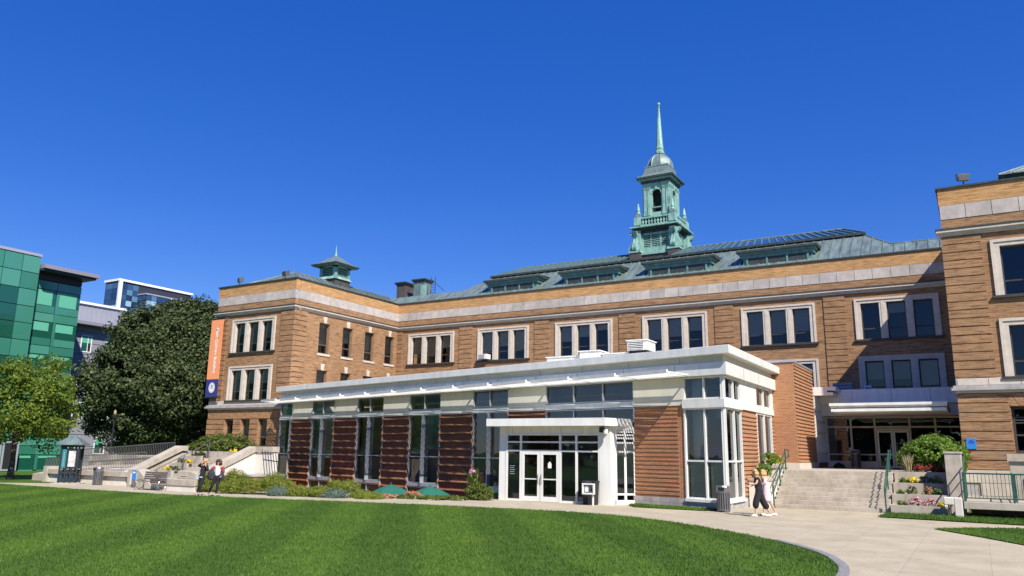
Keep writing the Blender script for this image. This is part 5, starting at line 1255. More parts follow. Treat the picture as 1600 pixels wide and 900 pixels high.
# slanted bar fence
t = thing('bar_fence', (-33.3, 31.2, 0), 'dark fence of leaning steel bars at the end of the pavilion', 'fence')
for k in range(6): x = -33.95+k*.21; MB().tube((x-.32, 31.0, 2.15-.04*k), (x+.20, 31.0, 0), .022, n=5).build('bar', 'black_metal', t)
MB().tube((-34.15, 31.0, 1.6), (-32.95, 31.0, 1.5), .03).build('rail', 'black_metal', t)
# grey ramp railings behind the low wall
def ramp_rail(x0, x1, y, z0, z1, label, h=.95):
    t = thing('ramp_railing', ((x0+x1)/2, y, min(z0, z1)), label, 'railing', 'grey railings of the ramp'); n = int((x1-x0)/.17)
    MB().tube((x0, y, z0+h), (x1, y, z1+h), .025).tube((x0, y, z0+.12), (x1, y, z1+.12), .02).build('rail', 'steel', t)
    for k in range(n+1):
        u = k/n; x = x0+(x1-x0)*u; z = z0+(z1-z0)*u; MB().box(x-.012, x+.012, y-.012, y+.012, z+(.12 if k % 8 else 0), z+h).build('baluster' if k % 8 else 'post', 'steel', t)
ramp_rail(-53, -42.6, 29.7, .45, .95, 'grey bar railing just behind the low concrete wall'); ramp_rail(-53, -42.9, 31.8, 1.0, 1.55, 'grey bar railing along the upper ramp below the dark tree')
MB().add([(-53, 28.95, 0), (-42.5, 28.95, 0), (-42.5, 32.25, 0), (-53, 32.25, 0), (-53, 28.95, .42), (-42.5, 28.95, .62), (-42.5, 32.25, 1.3), (-53, 32.25, .9)], [(0, 3, 2, 1), (4, 5, 6, 7), (0, 1, 5, 4), (1, 2, 6, 5), (2, 3, 7, 6), (3, 0, 4, 7)]).build('ramp', 'concrete', None, kind='structure')
# bench
t = thing('park_bench', (-37.3, 26.2, .01), 'grey slatted park bench with round metal arm loops beside the lawn', 'bench')
for k in range(4): MB().box(-38.1, -36.35, 26.15+k*.115, 26.25+k*.115, .44, .475).build('slat', 'wood_bench', t)
for k in range(4): MB().box(-38.1, -36.35, 26.60+k*.025, 26.635+k*.025, .52+k*.105, .61+k*.105).build('slat', 'wood_bench', t)
for x in (-38.15, -36.3):
    MB().path([(x, 26.4+.24*math.cos(a), .3+.24*math.sin(a)) for a in np.linspace(0, 2*math.pi, 17)], .02).build('arm_loop', 'steel', t)
    for y in (26.12, 26.62): MB().tube((x, y, 0), (x, y+.03, .46), .022).build('leg', 'steel', t)
    MB().tube((x, 26.6, .44), (x, 26.72, .95), .02).build('back_post', 'steel', t)
t = thing('blue_sign', (-39.9, 27.2, 0), 'small blue sign on a short post beside the bench', 'sign')
MB().tube((-39.9, 27.25, 0), (-39.9, 27.25, .85), .02).build('post', 'grey_metal', t); MB().box(-40.05, -39.72, 27.2, 27.23, .45, .95).build('plate', 'sign_blue', t); MB().box(-39.98, -39.79, 27.19, 27.199, .78, .86).build('symbol', 'white_print', t)
# kiosk
kx, ky = -46.6, 27.6
t = thing('notice_kiosk', (kx, ky, 0), 'dark notice kiosk with green metal hip roof and map board beside the lawn', 'kiosk')
_ka = math.radians(38); _ks = .66
def F_k(a, b, z):
    a *= _ks; b *= _ks; return (kx+a*math.cos(_ka)-b*math.sin(_ka), ky+a*math.sin(_ka)+b*math.cos(_ka), z)
MB(F_k).box(-1.25, 1.25, -.85, .85, 0, .07).build('base', 'concrete', t)
for sx in (-1, -.3, .35, 1):
    for sy in (-1, 1): MB(F_k).box(sx*.72-.06, sx*.72+.06, sy*.48-.06, sy*.48+.06, .07, 2.25 if abs(sx) == 1 else .9).build('post', 'kiosk_dark', t)
MB(F_k).box(-.66, .66, -.42, .42, .88, 2.05).build('cabinet', 'kiosk_dark', t)
for z in (.10, .60): MB(F_k).box(-.66, .66, -.52, -.45, z, z+.09).box(-.66, .66, .45, .52, z, z+.09).build('rail', 'kiosk_dark', t)
MB(F_k).box(-.80, .80, -.56, .56, 2.12, 2.25).build('beam', 'kiosk_dark', t)
b_ = MB(F_k).box(-.22, .62, -.47, -.425, .92, 2.02).build('map_board', 'kiosk_dark', t); MB(F_k).box(-.08, .5, -.485, -.472, 1.0, 1.9).build('map', 'paper', b_)
sp_ = MB(F_k).box(-.64, -.30, -.47, -.425, .92, 2.02).build('sign_panel', 'kiosk_teal', t)
for k in range(7): MB(F_k).box(-.52, -.42, -.475, -.471, 1.05+k*.12, 1.11+k*.12).build('letter', 'aluminium', sp_)
MB(F_k).box(-1.12, 1.12, -.85, .85, 2.25, 2.30).taper(-1.12, 1.12, -.85, .85, 2.30, -.3, .3, -.10, .10, 2.78).build('roof', 'copper_roof', t)
for k in range(-4, 5): MB(F_k).tube((k*.27, -.85, 2.31), (k*.075, -.10, 2.79), .016, n=4).build('roof_rib', 'seam', t)
# lamp post
t = thing('street_lamp', (-55.9, 36, 0), 'dark street lamp standing in front of the big dark tree', 'street lamp')
MB().tube((-55.9, 36, 0), (-55.9, 36, 4.2), .07, .05, 8).build('post', 'black_metal', t); MB().lathe([(.05, 4.2), (.2, 4.3), (.26, 4.5), (.1, 4.55)], (-55.9, 36, 0), 10).build('head', 'black_metal', t); MB().lathe([(.06, 4.55), (.10, 4.65), (.09, 4.8), (.02, 4.9)], (-55.9, 36, 0), 10).build('lamp_globe', 'grass_dry', t)

# umbrellas over the sunken court
for k, (x, y) in enumerate(((-30.9, 34.0), (-27.2, 33.6), (-24.4, 33.3))):
    t = thing('patio_umbrella', (x, y, -2.1), ('dark green patio umbrella half hidden behind a juniper mound', 'dark green patio umbrella between two others in the sunken court', 'dark green patio umbrella beside a shaded brick panel')[k], 'umbrella', 'green umbrellas in the sunken court')
    MB().tube((x, y, -2.1), (x, y, .47), .025).build('pole', 'grey_metal', t); MB().lathe([(.25, 0), (.25, .08), (.05, .12)], (x, y, -2.1), 12).build('base', 'grey_metal', t)
    m = MB(); n = 8
    for i in range(n):
        a0, a1 = 2*math.pi*i/n+.2, 2*math.pi*(i+1)/n+.2; pr = []
        for r, z in ((0.03, .42), (.6, .24), (1.1, .0), (1.45, -.20)): pr.append(((x+r*math.cos(a0), y+r*math.sin(a0), z), (x+r*math.cos(a1), y+r*math.sin(a1), z)))
        for (p0, p1), (q0, q1) in zip(pr[:-1], pr[1:]): m.quad(q0, q1, p1, p0)
    c = m.build('canopy', 'umbrella', t)
    for i in range(n): a0 = 2*math.pi*i/n+.2; MB().path([(x+r*math.cos(a0), y+r*math.sin(a0), z-.01) for r, z in ((0.03, .42), (.6, .24), (1.1, .0), (1.45, -.20))], .012, 4).build('rib', 'grey_metal', c)
    MB().lathe([(.03, .42), (.04, .48), (.0, .54)], (x, y, 0), 8).build('finial', 'umbrella', t)

# ------------------------------------------------------------------ planting
shrub('hedge', 'yellow green leafy hedge above the pale stairs below the bannered wing', (-41.3, 33.9, 1.8), (3.0, .8, .80), 260, 55, .26, .13, 'leaf_hedge', 51, 'hedge', bottom=-.4, fill=.6)
shrub('flowering_plant', 'bright yellow flowering plant at the foot of the hedge', (-38.9, 32.95, 1.9), (.28, .2, .2), 14, 24, .08, .07, 'flower_yellow', 52, 'flowers', stem=False)
JB = [(-33.9, 27.3, .55, .75, 'leaf_juniper', 'juniper shrub beside the low concrete seat wall'), (-33.0, 28.3, .7, .9, 'leaf_juniper', 'tall juniper shrub behind the woman with the raised arms'), (-32.1, 27.2, .72, .55, 'leaf_juniper', 'spreading juniper between the two walking women'), (-31.0, 27.6, .95, .62, 'leaf_juniper', 'broad juniper mound beside the woman in red'),
      (-29.9, 27.9, .95, .85, 'leaf_juniper', 'tall spreading juniper in front of the brown brick retaining wall'), (-29.0, 27.4, .55, .45, 'leaf_blue', 'silvery blue juniper between two green mounds'), (-28.1, 27.9, .75, .5, 'leaf_juniper', 'low green juniper next to the silvery blue one'), (-26.9, 28.2, .8, .55, 'leaf_juniper', 'low green juniper below the first tall window'), (-26.0, 28.1, .6, .42, 'leaf_blue', 'second silvery blue juniper in the bed below the tall windows'),
      (-26.35, 28.9, .85, 1.05, 'leaf_juniper', 'round bright juniper mound in front of a green umbrella'), (-25.1, 28.9, .5, .35, 'leaf_juniper', 'small juniper beside the round bright mound'), (-24.4, 28.6, .7, .25, 'leaf_juniper', 'flat juniper at the path edge')]
JB = [(x, y, r, h*(.85 if k < 5 else .55), mt, lb) for k, (x, y, r, h, mt, lb) in enumerate(JB)]
for i, (x, y, r, h, mt, lb) in enumerate(JB): shrub('juniper_shrub', lb, (x, y, .0), (r, r*.8, h), 120, 60, .2, .10, mt, 90+i, 'shrub', 'juniper shrubs along the path', bottom=-.2, fill=.6, asp=.22)
GC = [(-23.2, 29.4, .6, .3, 'flower_rust', 'low rusty leaved ground plant between junipers'), (-22.0, 29.8, .9, .28, 'leaf_hedge', 'low leafy ground plant in front of the middle umbrella'), (-20.9, 30.0, .9, .28, 'leaf_hedge', 'low leafy ground plant in front of the last umbrella'), (-19.9, 30.4, .8, .27, 'leaf_hedge', 'low leafy ground plant at the end of the bed'), (-22.2, 30.4, .5, .45, 'flower_rust', 'reddish feathery plant in front of an umbrella')]
for i, (x, y, r, h, mt, lb) in enumerate(GC): shrub('ground_plant', lb, (x-1.0, y, 0), (r, .4, h*.45), 60, 36, .07, .07, mt, 130+i, 'plant', 'low plants along the court edge', bottom=-.1, stem=False)
shrub('boxwood_shrub', 'pale green rounded shrub beside the vestibule below the pink canna', (-20.1, 31.3, 0), (.58, .5, .52), 90, 46, .16, .075, 'leaf_hedge', 61, 'shrub', bottom=-.3)
cb = (-20.75, 31.75, 0); t = thing('canna_plant', cb, 'tall canna plant with pink flowers and broad leaves beside the vestibule', 'plant'); g = np.random.default_rng(5); V = []; F = []
for i in range(34):
    a = g.uniform(0, 6.28); z0 = g.uniform(.35, 1.0); l = g.uniform(.3, .5); u = np.array([math.cos(a), math.sin(a), 0]); sd = np.array([-u[1], u[0], 0]); p = np.array([g.normal(0, .1), g.normal(0, .1), z0]); k = len(V)
    V += [p, p+u*l*.45+sd*.07+[0, 0, l*.55], p+u*l*.75+[0, 0, l*.95], p+u*l*.45-sd*.07+[0, 0, l*.55]]; F.append((k, k+1, k+2, k+3))
rawmesh('foliage', V, F, 'leaf_canna', t, cb)
m = MB()
for i in range(7): m.tube((cb[0]+.06*i-.2, cb[1]+.03*(i % 3), 0), (cb[0]+.09*i-.3, cb[1]+.04*(i % 3), 1.15+.05*(i % 3)), .016, .008, 5)
m.build('stem', 'leaf_canna', t)
P = np.array(cb)+np.concatenate([g.normal(0, .055, (60, 3))+np.array(q) for q in ((-.12, 0, 1.28), (.02, .03, 1.18))]); V, F = leaves(P, .075, None, .8); rawmesh('blossom', V-np.array(cb), F, 'flower_pink', t, cb)

tree('broadleaf_tree', 'huge dense dark green tree between the grey building and the bannered wing', (-61.5, 44.8, 0), (-60.4, 45.3, 7.8), (7.4, 7.2, 7.4), 1150, 170, .9, .26, 'leaf_dark', .5, 3, -.92, 9, fill=.35, taper=.33)
tree('maple_tree', 'young yellow green maple tree in front of the green glass building', (-54.6, 28.4, 0), (-54.4, 28.3, 4.7), (3.6, 3.4, 3.3), 300, 70, .65, .20, 'leaf_maple', .19, 9, -.72, 9, fill=.6)

# ------------------------------------------------------------------ surrounding buildings
GB = thing('glass_building', (-74, 32, 0), 'green glass office building behind the young maple tree', 'building')
def F_g1(s, o, z): return (-71.0+o, s, z)
def F_g2(s, o, z): return (-72.0+o, s, z)
MB().box(-95, -71.15, 12, 37.0, 0, 18.75).build('block', 'bldg_dark', GB); MB().box(-95, -72.15, 37.0, 41.55, 0, 17.0).build('block', 'bldg_dark', GB)
MB().box(-95, -70.95, 12, 37.02, 18.75, 19.0).build('parapet', 'bldg_metal', GB)
cols = [12.2+1.55*i for i in range(15)]+[35.45, 36.98]; cols = sorted(set([round(c, 2) for c in cols if c < 35]+[35.45, 36.98]))
for i in range(13):
    z0 = 18.7-1.5*(i+1)+.03; z1 = 18.7-1.5*i-.03
    if z1 < .3: break
    for a, b in zip(cols[:-1], cols[1:]):
        clear = i in (2, 3, 4, 6, 7, 9, 10) and not (b > 36.5)
        p = MB(F_g1).box(a+.03, b-.03, -.1, 0, max(.1, z0), z1).build('pane', 'green_glass_clear' if clear else 'green_glass', GB)
for j, (s0, s1) in enumerate(((37.02, 39.3), (39.3, 41.55))):
    for f in range(6):
        zt = 16.9-2.95*f
        MB(F_g2).box(s0+.02, s1-.02, -.1, 0, zt-.75+.02, zt).build('spandrel', 'green_glass', GB)
        MB(F_g2).box(s0+.02, s1-.02, -.1, -.02, max(.1, zt-2.93), zt-.77).build('pane', 'green_glass_clear', GB)
        hb = (1.35, .75, .3, 1.2, .6, .2)[f]
        if zt-.9-hb > .3: MB(F_g2).box(s0+.3, s1-.35, -.02, .012, zt-.85-hb, zt-.85).build('blind', 'green_blind', GB)
        MB(F_g2).box(s0+.02, s0+.28, -.02, .02, max(.1, zt-2.93), zt-.77).build('pier_panel', 'green_glass', GB)
        MB(F_g2).box(s0+.29, s1-.05, -.02, .015, max(.1, zt-2.9), zt-2.25).build('spandrel', 'green_glass', GB)
MB().box(-95, -72.0+.02, 37.0, 41.5, 17.0, 17.55).build('fascia', 'bldg_dark', GB)
MB().box(-95, -70.4, 37.05, 42.2, 17.75, 18.1).build('eave', 'eave_metal', GB); MB().box(-95, -70.6, 37.05, 42.0, 17.55, 17.75).build('soffit', 'bldg_dark', GB)
for s in (33.0, 34.6, 36.0):
    d = MB(F_g1); frame_rect(d, s, s+1.3, .05, 2.5, .14, .0, .06); d = d.build('door', 'bldg_metal', GB); MB(F_g1).box(s+.14, s+1.16, .0, .02, .2, 2.36).build('pane', 'dark_room', d)
GY = thing('grey_building', (-85, 55, 0), 'grey panel building with white framed windows behind the dark tree', 'building')
MB().box(-100, -78, 41.8, 66, 0, 14.3).build('wall', 'bldg_grey', GY); MB().box(-100, -76.9, 41.8, 66.4, 14.3, 14.62).build('eave', 'eave_metal', GY); MB().box(-100, -80.5, 42.0, 51.5, 14.62, 16.95).build('penthouse', 'bldg_metal', GY); MB().box(-100, -80.3, 42.0, 51.7, 16.95, 17.2).build('coping', 'bldg_white', GY); MB().box(-100, -81, 51.7, 62, 14.62, 16.3).build('penthouse', 'bldg_grey', GY)
for y in np.arange(42.3, 51.5, .55): MB().box(-80.5, -80.44, y, y+.06, 14.65, 16.9).build('panel_seam', 'bldg_metal', GY)
def F_gy(s, o, z): return (-78+o, s, z)
for z in np.arange(1.0, 14.2, 1.15): MB(F_gy).box(41.8, 66, -.05, .012, z, z+.05).build('panel_joint', 'bldg_dark', GY)
for f in range(4):
    for k in range(6):
        s = 42.9+k*2.7; z = 11.6-3.4*f
        if z < .5: continue
        wdw = MB(F_gy); frame_rect(wdw, s, s+1.15, z, z+1.75, .09, -.05, .05); wdw.box(s+.7, s+.76, -.05, .05, z+.09, z+1.66); wdw = wdw.build('window', 'bldg_white', GY)
        MB(F_gy).box(s+.09, s+.7, .012, .02, z+.09, z+1.66).build('pane', 'green_glass_clear', wdw); MB(F_gy).box(s+.76, s+1.06, .012, .02, z+.09, z+1.66).build('pane', 'dark_room', wdw); MB(F_gy).box(s+.1, s+1.05, .021, .03, z+.95, z+1.65).build('blind', 'green_blind', wdw)
FT = thing('office_tower', (-170, 108, 0), 'far blue glass office tower with white roof edge and dark upper band', 'building')
MB().box(-165, -160, 100.5, 119, 0, 38.0).build('block', 'bldg_dark', FT); MB().box(-165.3, -159.7, 100.2, 119.3, 38.0, 38.5).build('roof_edge', 'bldg_white', FT)
MB().box(-160.1, -159.5, 100.3, 101.0, 0, 38.0).build('corner_fin', 'bldg_white', FT)
def F_t(s, o, z): return (-160+o, s, z)
def F_t2(s, o, z): return (s, 100.5-o, z)
for f in range(8):
    for k in range(3): MB(F_t).box(101.1+k*1.35, 102.4+k*1.35, -.1, .1, 37.6-f*1.25-1.2, 37.6-f*1.25).build('pane', 'blue_glass', FT)
    for k in range(2): MB(F_t2).box(-164.6+k*2.2, -162.5+k*2.2, -.1, .1, 37.6-f*1.25-1.2, 37.6-f*1.25).build('pane', 'blue_glass', FT)
MB().box(-165, -157, 105.2, 117, 0, 35.5).build('block', 'bldg_dark', FT); MB().box(-165, -156.8, 105.0, 117.2, 35.5, 35.8).build('roof_edge', 'bldg_metal', FT)
for f in range(6):
    for k in range(9): MB().box(-157.1, -156.9, 105.3+k*1.28, 106.5+k*1.28, 35.4-f*1.2-1.1, 35.4-f*1.2).build('pane', 'blue_glass', FT)
for f in range(6):
    for k in range(3): MB().box(-164.6+k*2.5, -162.2+k*2.5, 105.1, 105.3, 35.4-f*1.2-1.1, 35.4-f*1.2).build('pane', 'blue_glass', FT)
MB().box(-157.0, -156.6, 111.2, 111.9, 0, 35.5).build('pier', 'bldg_metal', FT)

# ------------------------------------------------------------------ people
def skin_mesh(name, nodes, edges, sub=2):
    me = bpy.data.meshes.new(name); me.from_pydata([n[0] for n in nodes], edges, [])
    o = bpy.data.objects.new(name, me); COL.objects.link(o)
    sk = o.modifiers.new('skin', 'SKIN'); sk.use_smooth_shade = True
    for i, n in enumerate(nodes):
        d = me.skin_vertices[0].data[i]; r = n[1]; d.radius = r if isinstance(r, tuple) else (r, r); d.use_root = (i == 0)
    if sub: ss = o.modifiers.new('sub', 'SUBSURF'); ss.levels = sub; ss.render_levels = sub
    bpy.context.view_layer.update()
    out = bpy.data.meshes.new_from_object(o.evaluated_get(bpy.context.evaluated_depsgraph_get()))
    bpy.data.objects.remove(o); return out
VR = (math.cos(YAW), -math.sin(YAW)); VF = (math.sin(YAW), math.cos(YAW))
def person(label, at, J, hair, clothes, look, height=1.65):
    """J: joints as (across, away, up) metres; across runs along the camera's right on the ground"""
    def W_(p): return (p[0]*VR[0]+p[1]*VF[0], p[0]*VR[1]+p[1]*VF[1], p[2])
    g = {k: W_(v) for k, v in J.items()}
    t = thing('person', at, label, 'person', None)
    V = lambda k: Vector(g[k])
    hd = V('head'); nk = V('neck'); lk = Vector(W_(look)).normalized()
    nodes = [(g['pelvis'], .105), (tuple(V('pelvis').lerp(nk, .5)), .10), (tuple(V('pelvis').lerp(nk, .82)), .105), (tuple(nk+Vector((0, 0, -.02))), .045), (tuple(hd+Vector((0, 0, -.09))+lk*.015), (.062, .068)), (tuple(hd), (.078, .092)), (tuple(hd+Vector((0, 0, .085))), (.06, .07))]
    edges = [(0, 1), (1, 2), (2, 3), (3, 4), (4, 5), (5, 6)]
    def chain(start, keys, rs):
        p = start
        for k, r in zip(keys, rs): nodes.append((g[k], r)); edges.append((p, len(nodes)-1)); p = len(nodes)-1
        return p
    for s in ('l', 'r'):
        chain(2, ('sh'+s, 'el'+s, 'wr'+s, 'ha'+s), (.05, .038, .027, .03)); chain(0, ('hip'+s, 'kn'+s, 'an'+s, 'to'+s), (.085, .056, .036, .034))
    me = skin_mesh('body', nodes, edges)
    # fingers, nose, ears
    m = MB(); 
    for s in ('l', 'r'):
        w_, h = V('wr'+s), V('ha'+s); d = (h-w_).normalized(); sd = d.cross(lk).normalized() if d.cross(lk).length > .1 else d.orthogonal().normalized(); cr = d.cross(sd)
        for i, (o, l) in enumerate(((-.024, .062), (-.008, .072), (.008, .068), (.024, .052))):
            p = h+sd*o; q = p+d*l*.55; e = q+d*l*.4+cr*l*.3; m.tube(p, q, .009, .008, 5).tube(q, e, .008, .006, 5)
        p = w_.lerp(h, .6)+sd*-.028; q = p+d*.03-sd*.025; m.tube(p, q, .010, .009, 5).tube(q, q+d*.03, .009, .007, 5)
    sdh = lk.cross(Vector((0, 0, 1))).normalized()
    m.tube(hd+lk*.085+Vector((0, 0, .01)), hd+lk*.108+Vector((0, 0, -.02)), .010, .016, 6)
    for k in (-1, 1): m.tube(hd+sdh*k*.078+Vector((0, 0, .015)), hd+sdh*k*.088+Vector((0, 0, -.03)), .018, .012, 6)
    fm, og = m.mesh('extra', (0, 0, 0)); 
    import bmesh
    bm = bmesh.new(); bm.from_mesh(me); bm.from_mesh(fm); bm.to_mesh(me); bm.free()
    bo = put('body', me, 'skin', t, at); 
    for p in me.polygons: p.use_smooth = True
    A = Vector(at)
    e = MB()
    for k in (-1, 1): e.lathe([(.0, -.007), (.011, 0), (0, .007)], tuple(hd+lk*.086+sdh*k*.03+Vector((0, 0, .02))+A), 6)
    e.build('eye', 'hair_brown', bo); MB().tube(hd+lk*.088-sdh*.02+Vector((0, 0, -.055))+A, hd+lk*.088+sdh*.02+Vector((0, 0, -.055))+A, .006, n=4).build('mouth', 'cloth_red', bo)
    for nm, mat, ns, es in clothes:
        nn = [(tuple(V(k) if isinstance(k, str) else Vector(W_(k))), r) for k, r in ns]
        cm = skin_mesh(nm, nn, es); put(nm, cm, mat, t, at)
    # hair as overlapping strands
    hm = MB(); gg = random.Random(int(at[0]*10))
    hl, hmat, hw = hair
    for i in range(46):
        a = gg.uniform(0, 6.28); side = Vector((math.cos(a), math.sin(a), 0))
        if side.dot(lk) > .55: continue
        top = hd+Vector((0, 0, .125))+side*.03; m1 = hd+Vector((0, 0, .04))+side*(.098*hw); m2 = hd+Vector((0, 0, -.10))+side*(.095*hw)-lk*.02; end = hd+Vector((0, 0, -hl*gg.uniform(.75, 1.05)))+side*(.085*hw)-lk*.045
        for p, q, r0, r1 in ((top, m1, .035, .036), (m1, m2, .036, .032), (m2, end, .032, .012)): hm.tube(p+A, q+A, r0, r1, 5)
    hm.lathe([(.0, .14), (.06, .13), (.095, .085), (.10, .03)][::-1], tuple(hd+A-lk*.012), 12)
    hm.build('hair', hmat, t, smooth=True)
    return t, g, A, hd, lk, sdh
def tops(rb=.135, ra=.052, sleeve=('el', 'wr'), hem=None, mid=.125):
    ns = [('pelvis', rb), ('mid', mid), ('chest', .135), ('shl', .07), ('ell', ra), ('shr', .07), ('elr', ra)]; es = [(0, 1), (1, 2), (2, 3), (3, 4), (2, 5), (5, 6)]
    if 'wr' in sleeve: ns += [('wrl', ra*.8), ('wrr', ra*.8)]; es += [(4, 7), (6, 8)]
    return ns, es
def pants(rh=.125, rk=.075, ra=.052):
    return [('pelvis', .125), ('hipl', rh*.85), ('knl', rk), ('cul', ra), ('hipr', rh*.85), ('knr', rk), ('cur', ra), ('mid', .115)], [(0, 1), (1, 2), (2, 3), (0, 4), (4, 5), (5, 6), (0, 7)]
def shoes(t, g, A, mat):
    for s in ('l', 'r'):
        a, b = Vector(g['an'+s]), Vector(g['to'+s]); d = (b-a); d.z = 0; d.normalize(); sd = Vector((-d.y, d.x, 0)); c = A+a; z0 = min(A.z+max(0, g['to'+s][2]-.035), 9)
        def T_s(u, v, w_): return tuple(Vector((c.x, c.y, 0))+d*u+sd*v+Vector((0, 0, z0+w_+(.0))))
        MB(T_s).taper(-.06, .19, -.042, .042, .0, -.05, .13, -.034, .034, .075).build('shoe', mat, t, bevel=.02)
def mk(J):
    P = Vector(J['pelvis']); N_ = Vector(J['neck']); J['mid'] = tuple(P.lerp(N_, .45)); J['chest'] = tuple(P.lerp(N_, .80)); return J

# woman shading her eyes
J = mk(dict(pelvis=(.06, 0, .84), neck=(.12, .02, 1.42), head=(.17, .0, 1.535), shl=(-.02, .04, 1.36), ell=(-.09, -.16, 1.36), wrl=(.07, -.16, 1.48), hal=(.14, -.14, 1.55), shr=(.25, .0, 1.36), elr=(.36, -.14, 1.13), wrr=(.26, -.17, 1.36), har=(.22, -.14, 1.45),
             hipl=(-.02, .03, .80), knl=(-.04, .10, .44), anl=(-.17, .12, .09), tol=(-.10, -.02, .045), cul=(-.145, .115, .14), hipr=(.13, -.02, .80), knr=(.06, -.10, .44), anr=(.07, -.06, .08), tor=(.12, -.2, .045), cur=(.07, -.065, .13)))
n_, e_ = tops(.14, .06, ('wr',))
top = ('jacket', 'cloth_black', n_, e_); pn = ('trousers', 'cloth_black', *pants(.12, .07, .05))
t, g, A, hd, lk, sdh = person('woman in black jacket and white hem shading her eyes with both hands', (-31.3, 24.75, .012), J, (.22, 'hair_blond', 1.0), [top, pn, ('shirt_hem', 'cloth_white', [((.055, 0, .80), .155), ((.06, 0, .89), .15)], [(0, 1)])], (.5, -.85, 0))
shoes(t, g, A, 'shoe_grey')
def T_p(at):
    return lambda a, b, z: (at[0]+a*VR[0]+b*VF[0], at[1]+a*VR[1]+b*VF[1], at[2]+z)
bg_ = thing('shoulder_bag', (-31.5, 24.75, .7), 'grey shoulder bag on the hip of the woman shading her eyes', 'bag')
MB(T_p((-31.3, 24.75, .012))).taper(-.26, -.06, -.06, .08, .72, -.22, -.06, -.05, .06, .93).build('pouch', 'bag_grey', bg_, bevel=.03); MB(T_p((-31.3, 24.75, .012))).path([(-.14, .0, .92), (-.08, .14, 1.2), (.04, .10, 1.44)], .012).build('strap', 'cloth_black', bg_)
# woman in red jacket
J = mk(dict(pelvis=(.13, 0, .86), neck=(.14, .0, 1.42), head=(.15, -.02, 1.54), shl=(-.03, .0, 1.36), ell=(-.17, -.05, 1.12), wrl=(-.08, -.2, .95), hal=(-.05, -.24, .88), shr=(.31, .0, 1.36), elr=(.42, -.03, 1.1), wrr=(.37, -.18, .98), har=(.36, -.24, .92),
             hipl=(.05, .0, .82), knl=(-.06, -.10, .45), anl=(-.28, .10, .10), tol=(-.25, -.06, .045), cul=(-.25, .09, .15), hipr=(.20, .0, .82), knr=(.19, -.08, .44), anr=(.14, -.05, .08), tor=(.14, -.2, .045), cur=(.145, -.052, .13)))
n_, e_ = tops(.135, .062, ('wr',)); pn = ('trousers', 'cloth_black', *pants(.12, .07, .05))
jk = ('jacket', 'cloth_red', [('shl', .085), ('ell', .068), ('wrl', .05)], [(0, 1), (1, 2)]); jk2 = ('jacket', 'cloth_red', [('shr', .085), ('elr', .068), ('wrr', .05)], [(0, 1), (1, 2)])
sh = ('shirt', 'cloth_white', [('pelvis', .14), ('mid', .13), ('chest', .14), ((.14, 0, 1.38), .09)], [(0, 1), (1, 2), (2, 3)])
t, g, A, hd, lk, sdh = person('woman in open red jacket, white top and sunglasses walking beside the lawn', (-30.35, 24.75, .012), J, (.16, 'hair_brown', 1.22), [sh, jk, jk2, pn], (-.35, -.92, -.05))
shoes(t, g, A, 'shoe_grey')
sg = thing('sunglasses', tuple(A+hd+lk*.1), 'dark sunglasses worn by the woman in the red jacket', 'sunglasses')
m = MB(); m.tube(A+hd+lk*.095+sdh*.05+Vector((0, 0, .02)), A+hd+lk*.095+sdh*.012+Vector((0, 0, .02)), .018, n=6).tube(A+hd+lk*.095-sdh*.05+Vector((0, 0, .02)), A+hd+lk*.095-sdh*.012+Vector((0, 0, .02)), .018, n=6); m.build('lens', 'black_metal', sg)
MB().tube(A+hd+lk*.1-sdh*.02+Vector((0, 0, .025)), A+hd+lk*.1+sdh*.02+Vector((0, 0, .025)), .005, n=4).build('bridge', 'black_metal', sg)
for k, (c, r, lb) in enumerate((((-.09, -.20, .98), (.17, .10, .24), 'dark folded coat hanging over the arm of the woman in red'), ((.39, -.16, .92), (.10, .09, .20), 'dark bag hanging from the other arm of the woman in red'))):
    w0 = T_p(tuple(A))(*c); o = thing('folded_coat' if k == 0 else 'hand_bag', w0, lb, 'coat' if k == 0 else 'bag')
    m = MB(); prof = [(.25, -1), (.75, -.8), (1, -.3), (.95, .35), (.6, .85), (.2, 1)]
    for i in range(10):
        a0, a1 = 2*math.pi*i/10, 2*math.pi*(i+1)/10
        for (p, z), (q, zz) in zip(prof[:-1], prof[1:]):
            f = lambda a, rr, z_: (w0[0]+rr*(VR[0]*r[0]*math.cos(a)+VF[0]*r[1]*math.sin(a))*(1+.14*math.sin(3*a)), w0[1]+rr*(VR[1]*r[0]*math.cos(a)+VF[1]*r[1]*math.sin(a))*(1+.14*math.sin(3*a)), w0[2]+r[2]*z_)
            m.quad(f(a0, p, z), f(a1, p, z), f(a1, q, zz), f(a0, q, zz))
    m.build('cloth', 'cloth_coat', o, smooth=True); MB(T_p(tuple(A))).path([(c[0]-.06, c[1], c[2]+r[2]*.9), (c[0], c[1]-.03, c[2]+r[2]*1.15), (c[0]+.06, c[1], c[2]+r[2]*.9)], .018).build('fold', 'cloth_coat', o)
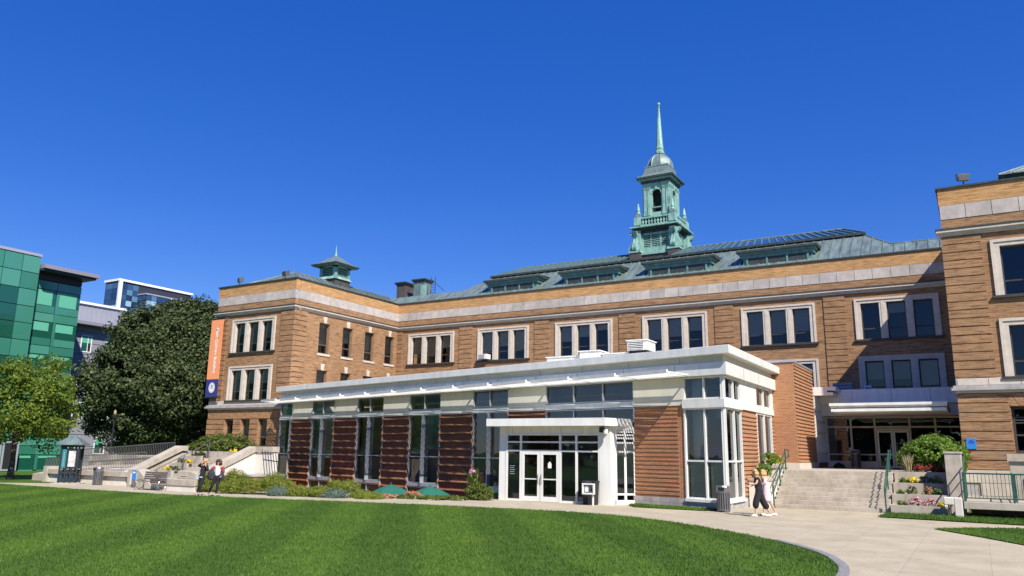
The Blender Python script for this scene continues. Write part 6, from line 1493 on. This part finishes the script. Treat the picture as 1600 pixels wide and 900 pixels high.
# two women walking past the corner
J = mk(dict(pelvis=(.06, 0, .92), neck=(.0, .0, 1.43), head=(-.08, -.01, 1.555), shl=(.0, -.15, 1.37), ell=(-.10, -.20, 1.17), wrl=(-.27, -.13, 1.14), hal=(-.33, -.11, 1.16), shr=(.02, .15, 1.37), elr=(-.06, .18, 1.14), wrr=(-.24, .12, 1.06), har=(-.31, .1, 1.06),
             hipl=(.03, -.07, .88), knl=(-.11, -.08, .50), anl=(-.13, -.09, .09), tol=(-.28, -.09, .045), cul=(-.13, -.09, .27), hipr=(.09, .08, .88), knr=(.22, .08, .50), anr=(.44, .08, .14), tor=(.34, .08, .05), cur=(.37, .08, .27)))
n_, e_ = tops(.165, .065, ('el',)); n_[1] = ('mid', .15); n_[4] = ((-.05, -.175, 1.25), .07); n_[6] = ((-.03, .165, 1.25), .07)
pn = pants(.15, .125, .12)
t, g, A, hd, lk, sdh = person('woman in black top and wide cropped trousers striding past the litter bin', (-7.15, 30.0, .012), J, (.24, 'hair_blond', 1.1), [('shirt', 'cloth_black', n_, e_), ('trousers', 'cloth_black', *pn)], (-1, -.15, -.12))
shoes(t, g, A, 'shoe_white')
J2 = mk({k: (v[0]*.85+.02, v[1], v[2]*.985) for k, v in J.items()})
n_, e_ = tops(.16, .06, ('el',)); 
sk = ('dress', 'cloth_pink', [('chest', .13), ('mid', .125), ('pelvis', .15), ((.06, 0, .62), .19), ((.07, 0, .46), .20)], [(0, 1), (1, 2), (2, 3), (3, 4)])
sl = ('sleeve', 'cloth_pink', [('chest', .12), ('shl', .07), ('ell', .055)], [(0, 1), (1, 2)]); sl2 = ('sleeve', 'cloth_pink', [('chest', .12), ('shr', .07), ('elr', .055)], [(0, 1), (1, 2)])
J2['elr'] = (.16, .2, 1.12); J2['wrr'] = (.26, .14, .92); J2['har'] = (.28, .12, .84)
t, g, A, hd, lk, sdh = person('woman in pale pink with long blond hair half hidden behind the woman in black', (-7.06, 30.72, .012), J2, (.40, 'hair_blond', 1.15), [sk, sl, sl2], (-1, .1, -.05))
shoes(t, g, A, 'shoe_white')

# wood added unseen behind the lawn for the pavilion glass to reflect
P = []; Nn = []
for k in range(46):
    x = -75+k*2.9+random.uniform(-1.5, 1.5); y = -62+random.uniform(-7, 7)
    p, q = clumps((x, y, 7.5), (5, 5, 7), 60, 22, 1.3, 500+k, -.95); P.append(p); Nn.append(q)
P = np.concatenate(P); Nn = np.concatenate(Nn); V, F = leaves(P, .9, Nn)
rawmesh('reflected_trees', V, F, 'leaf_far', None, label='belt of leafy trees added behind the view for the glass to reflect', category='trees', kind='stuff')
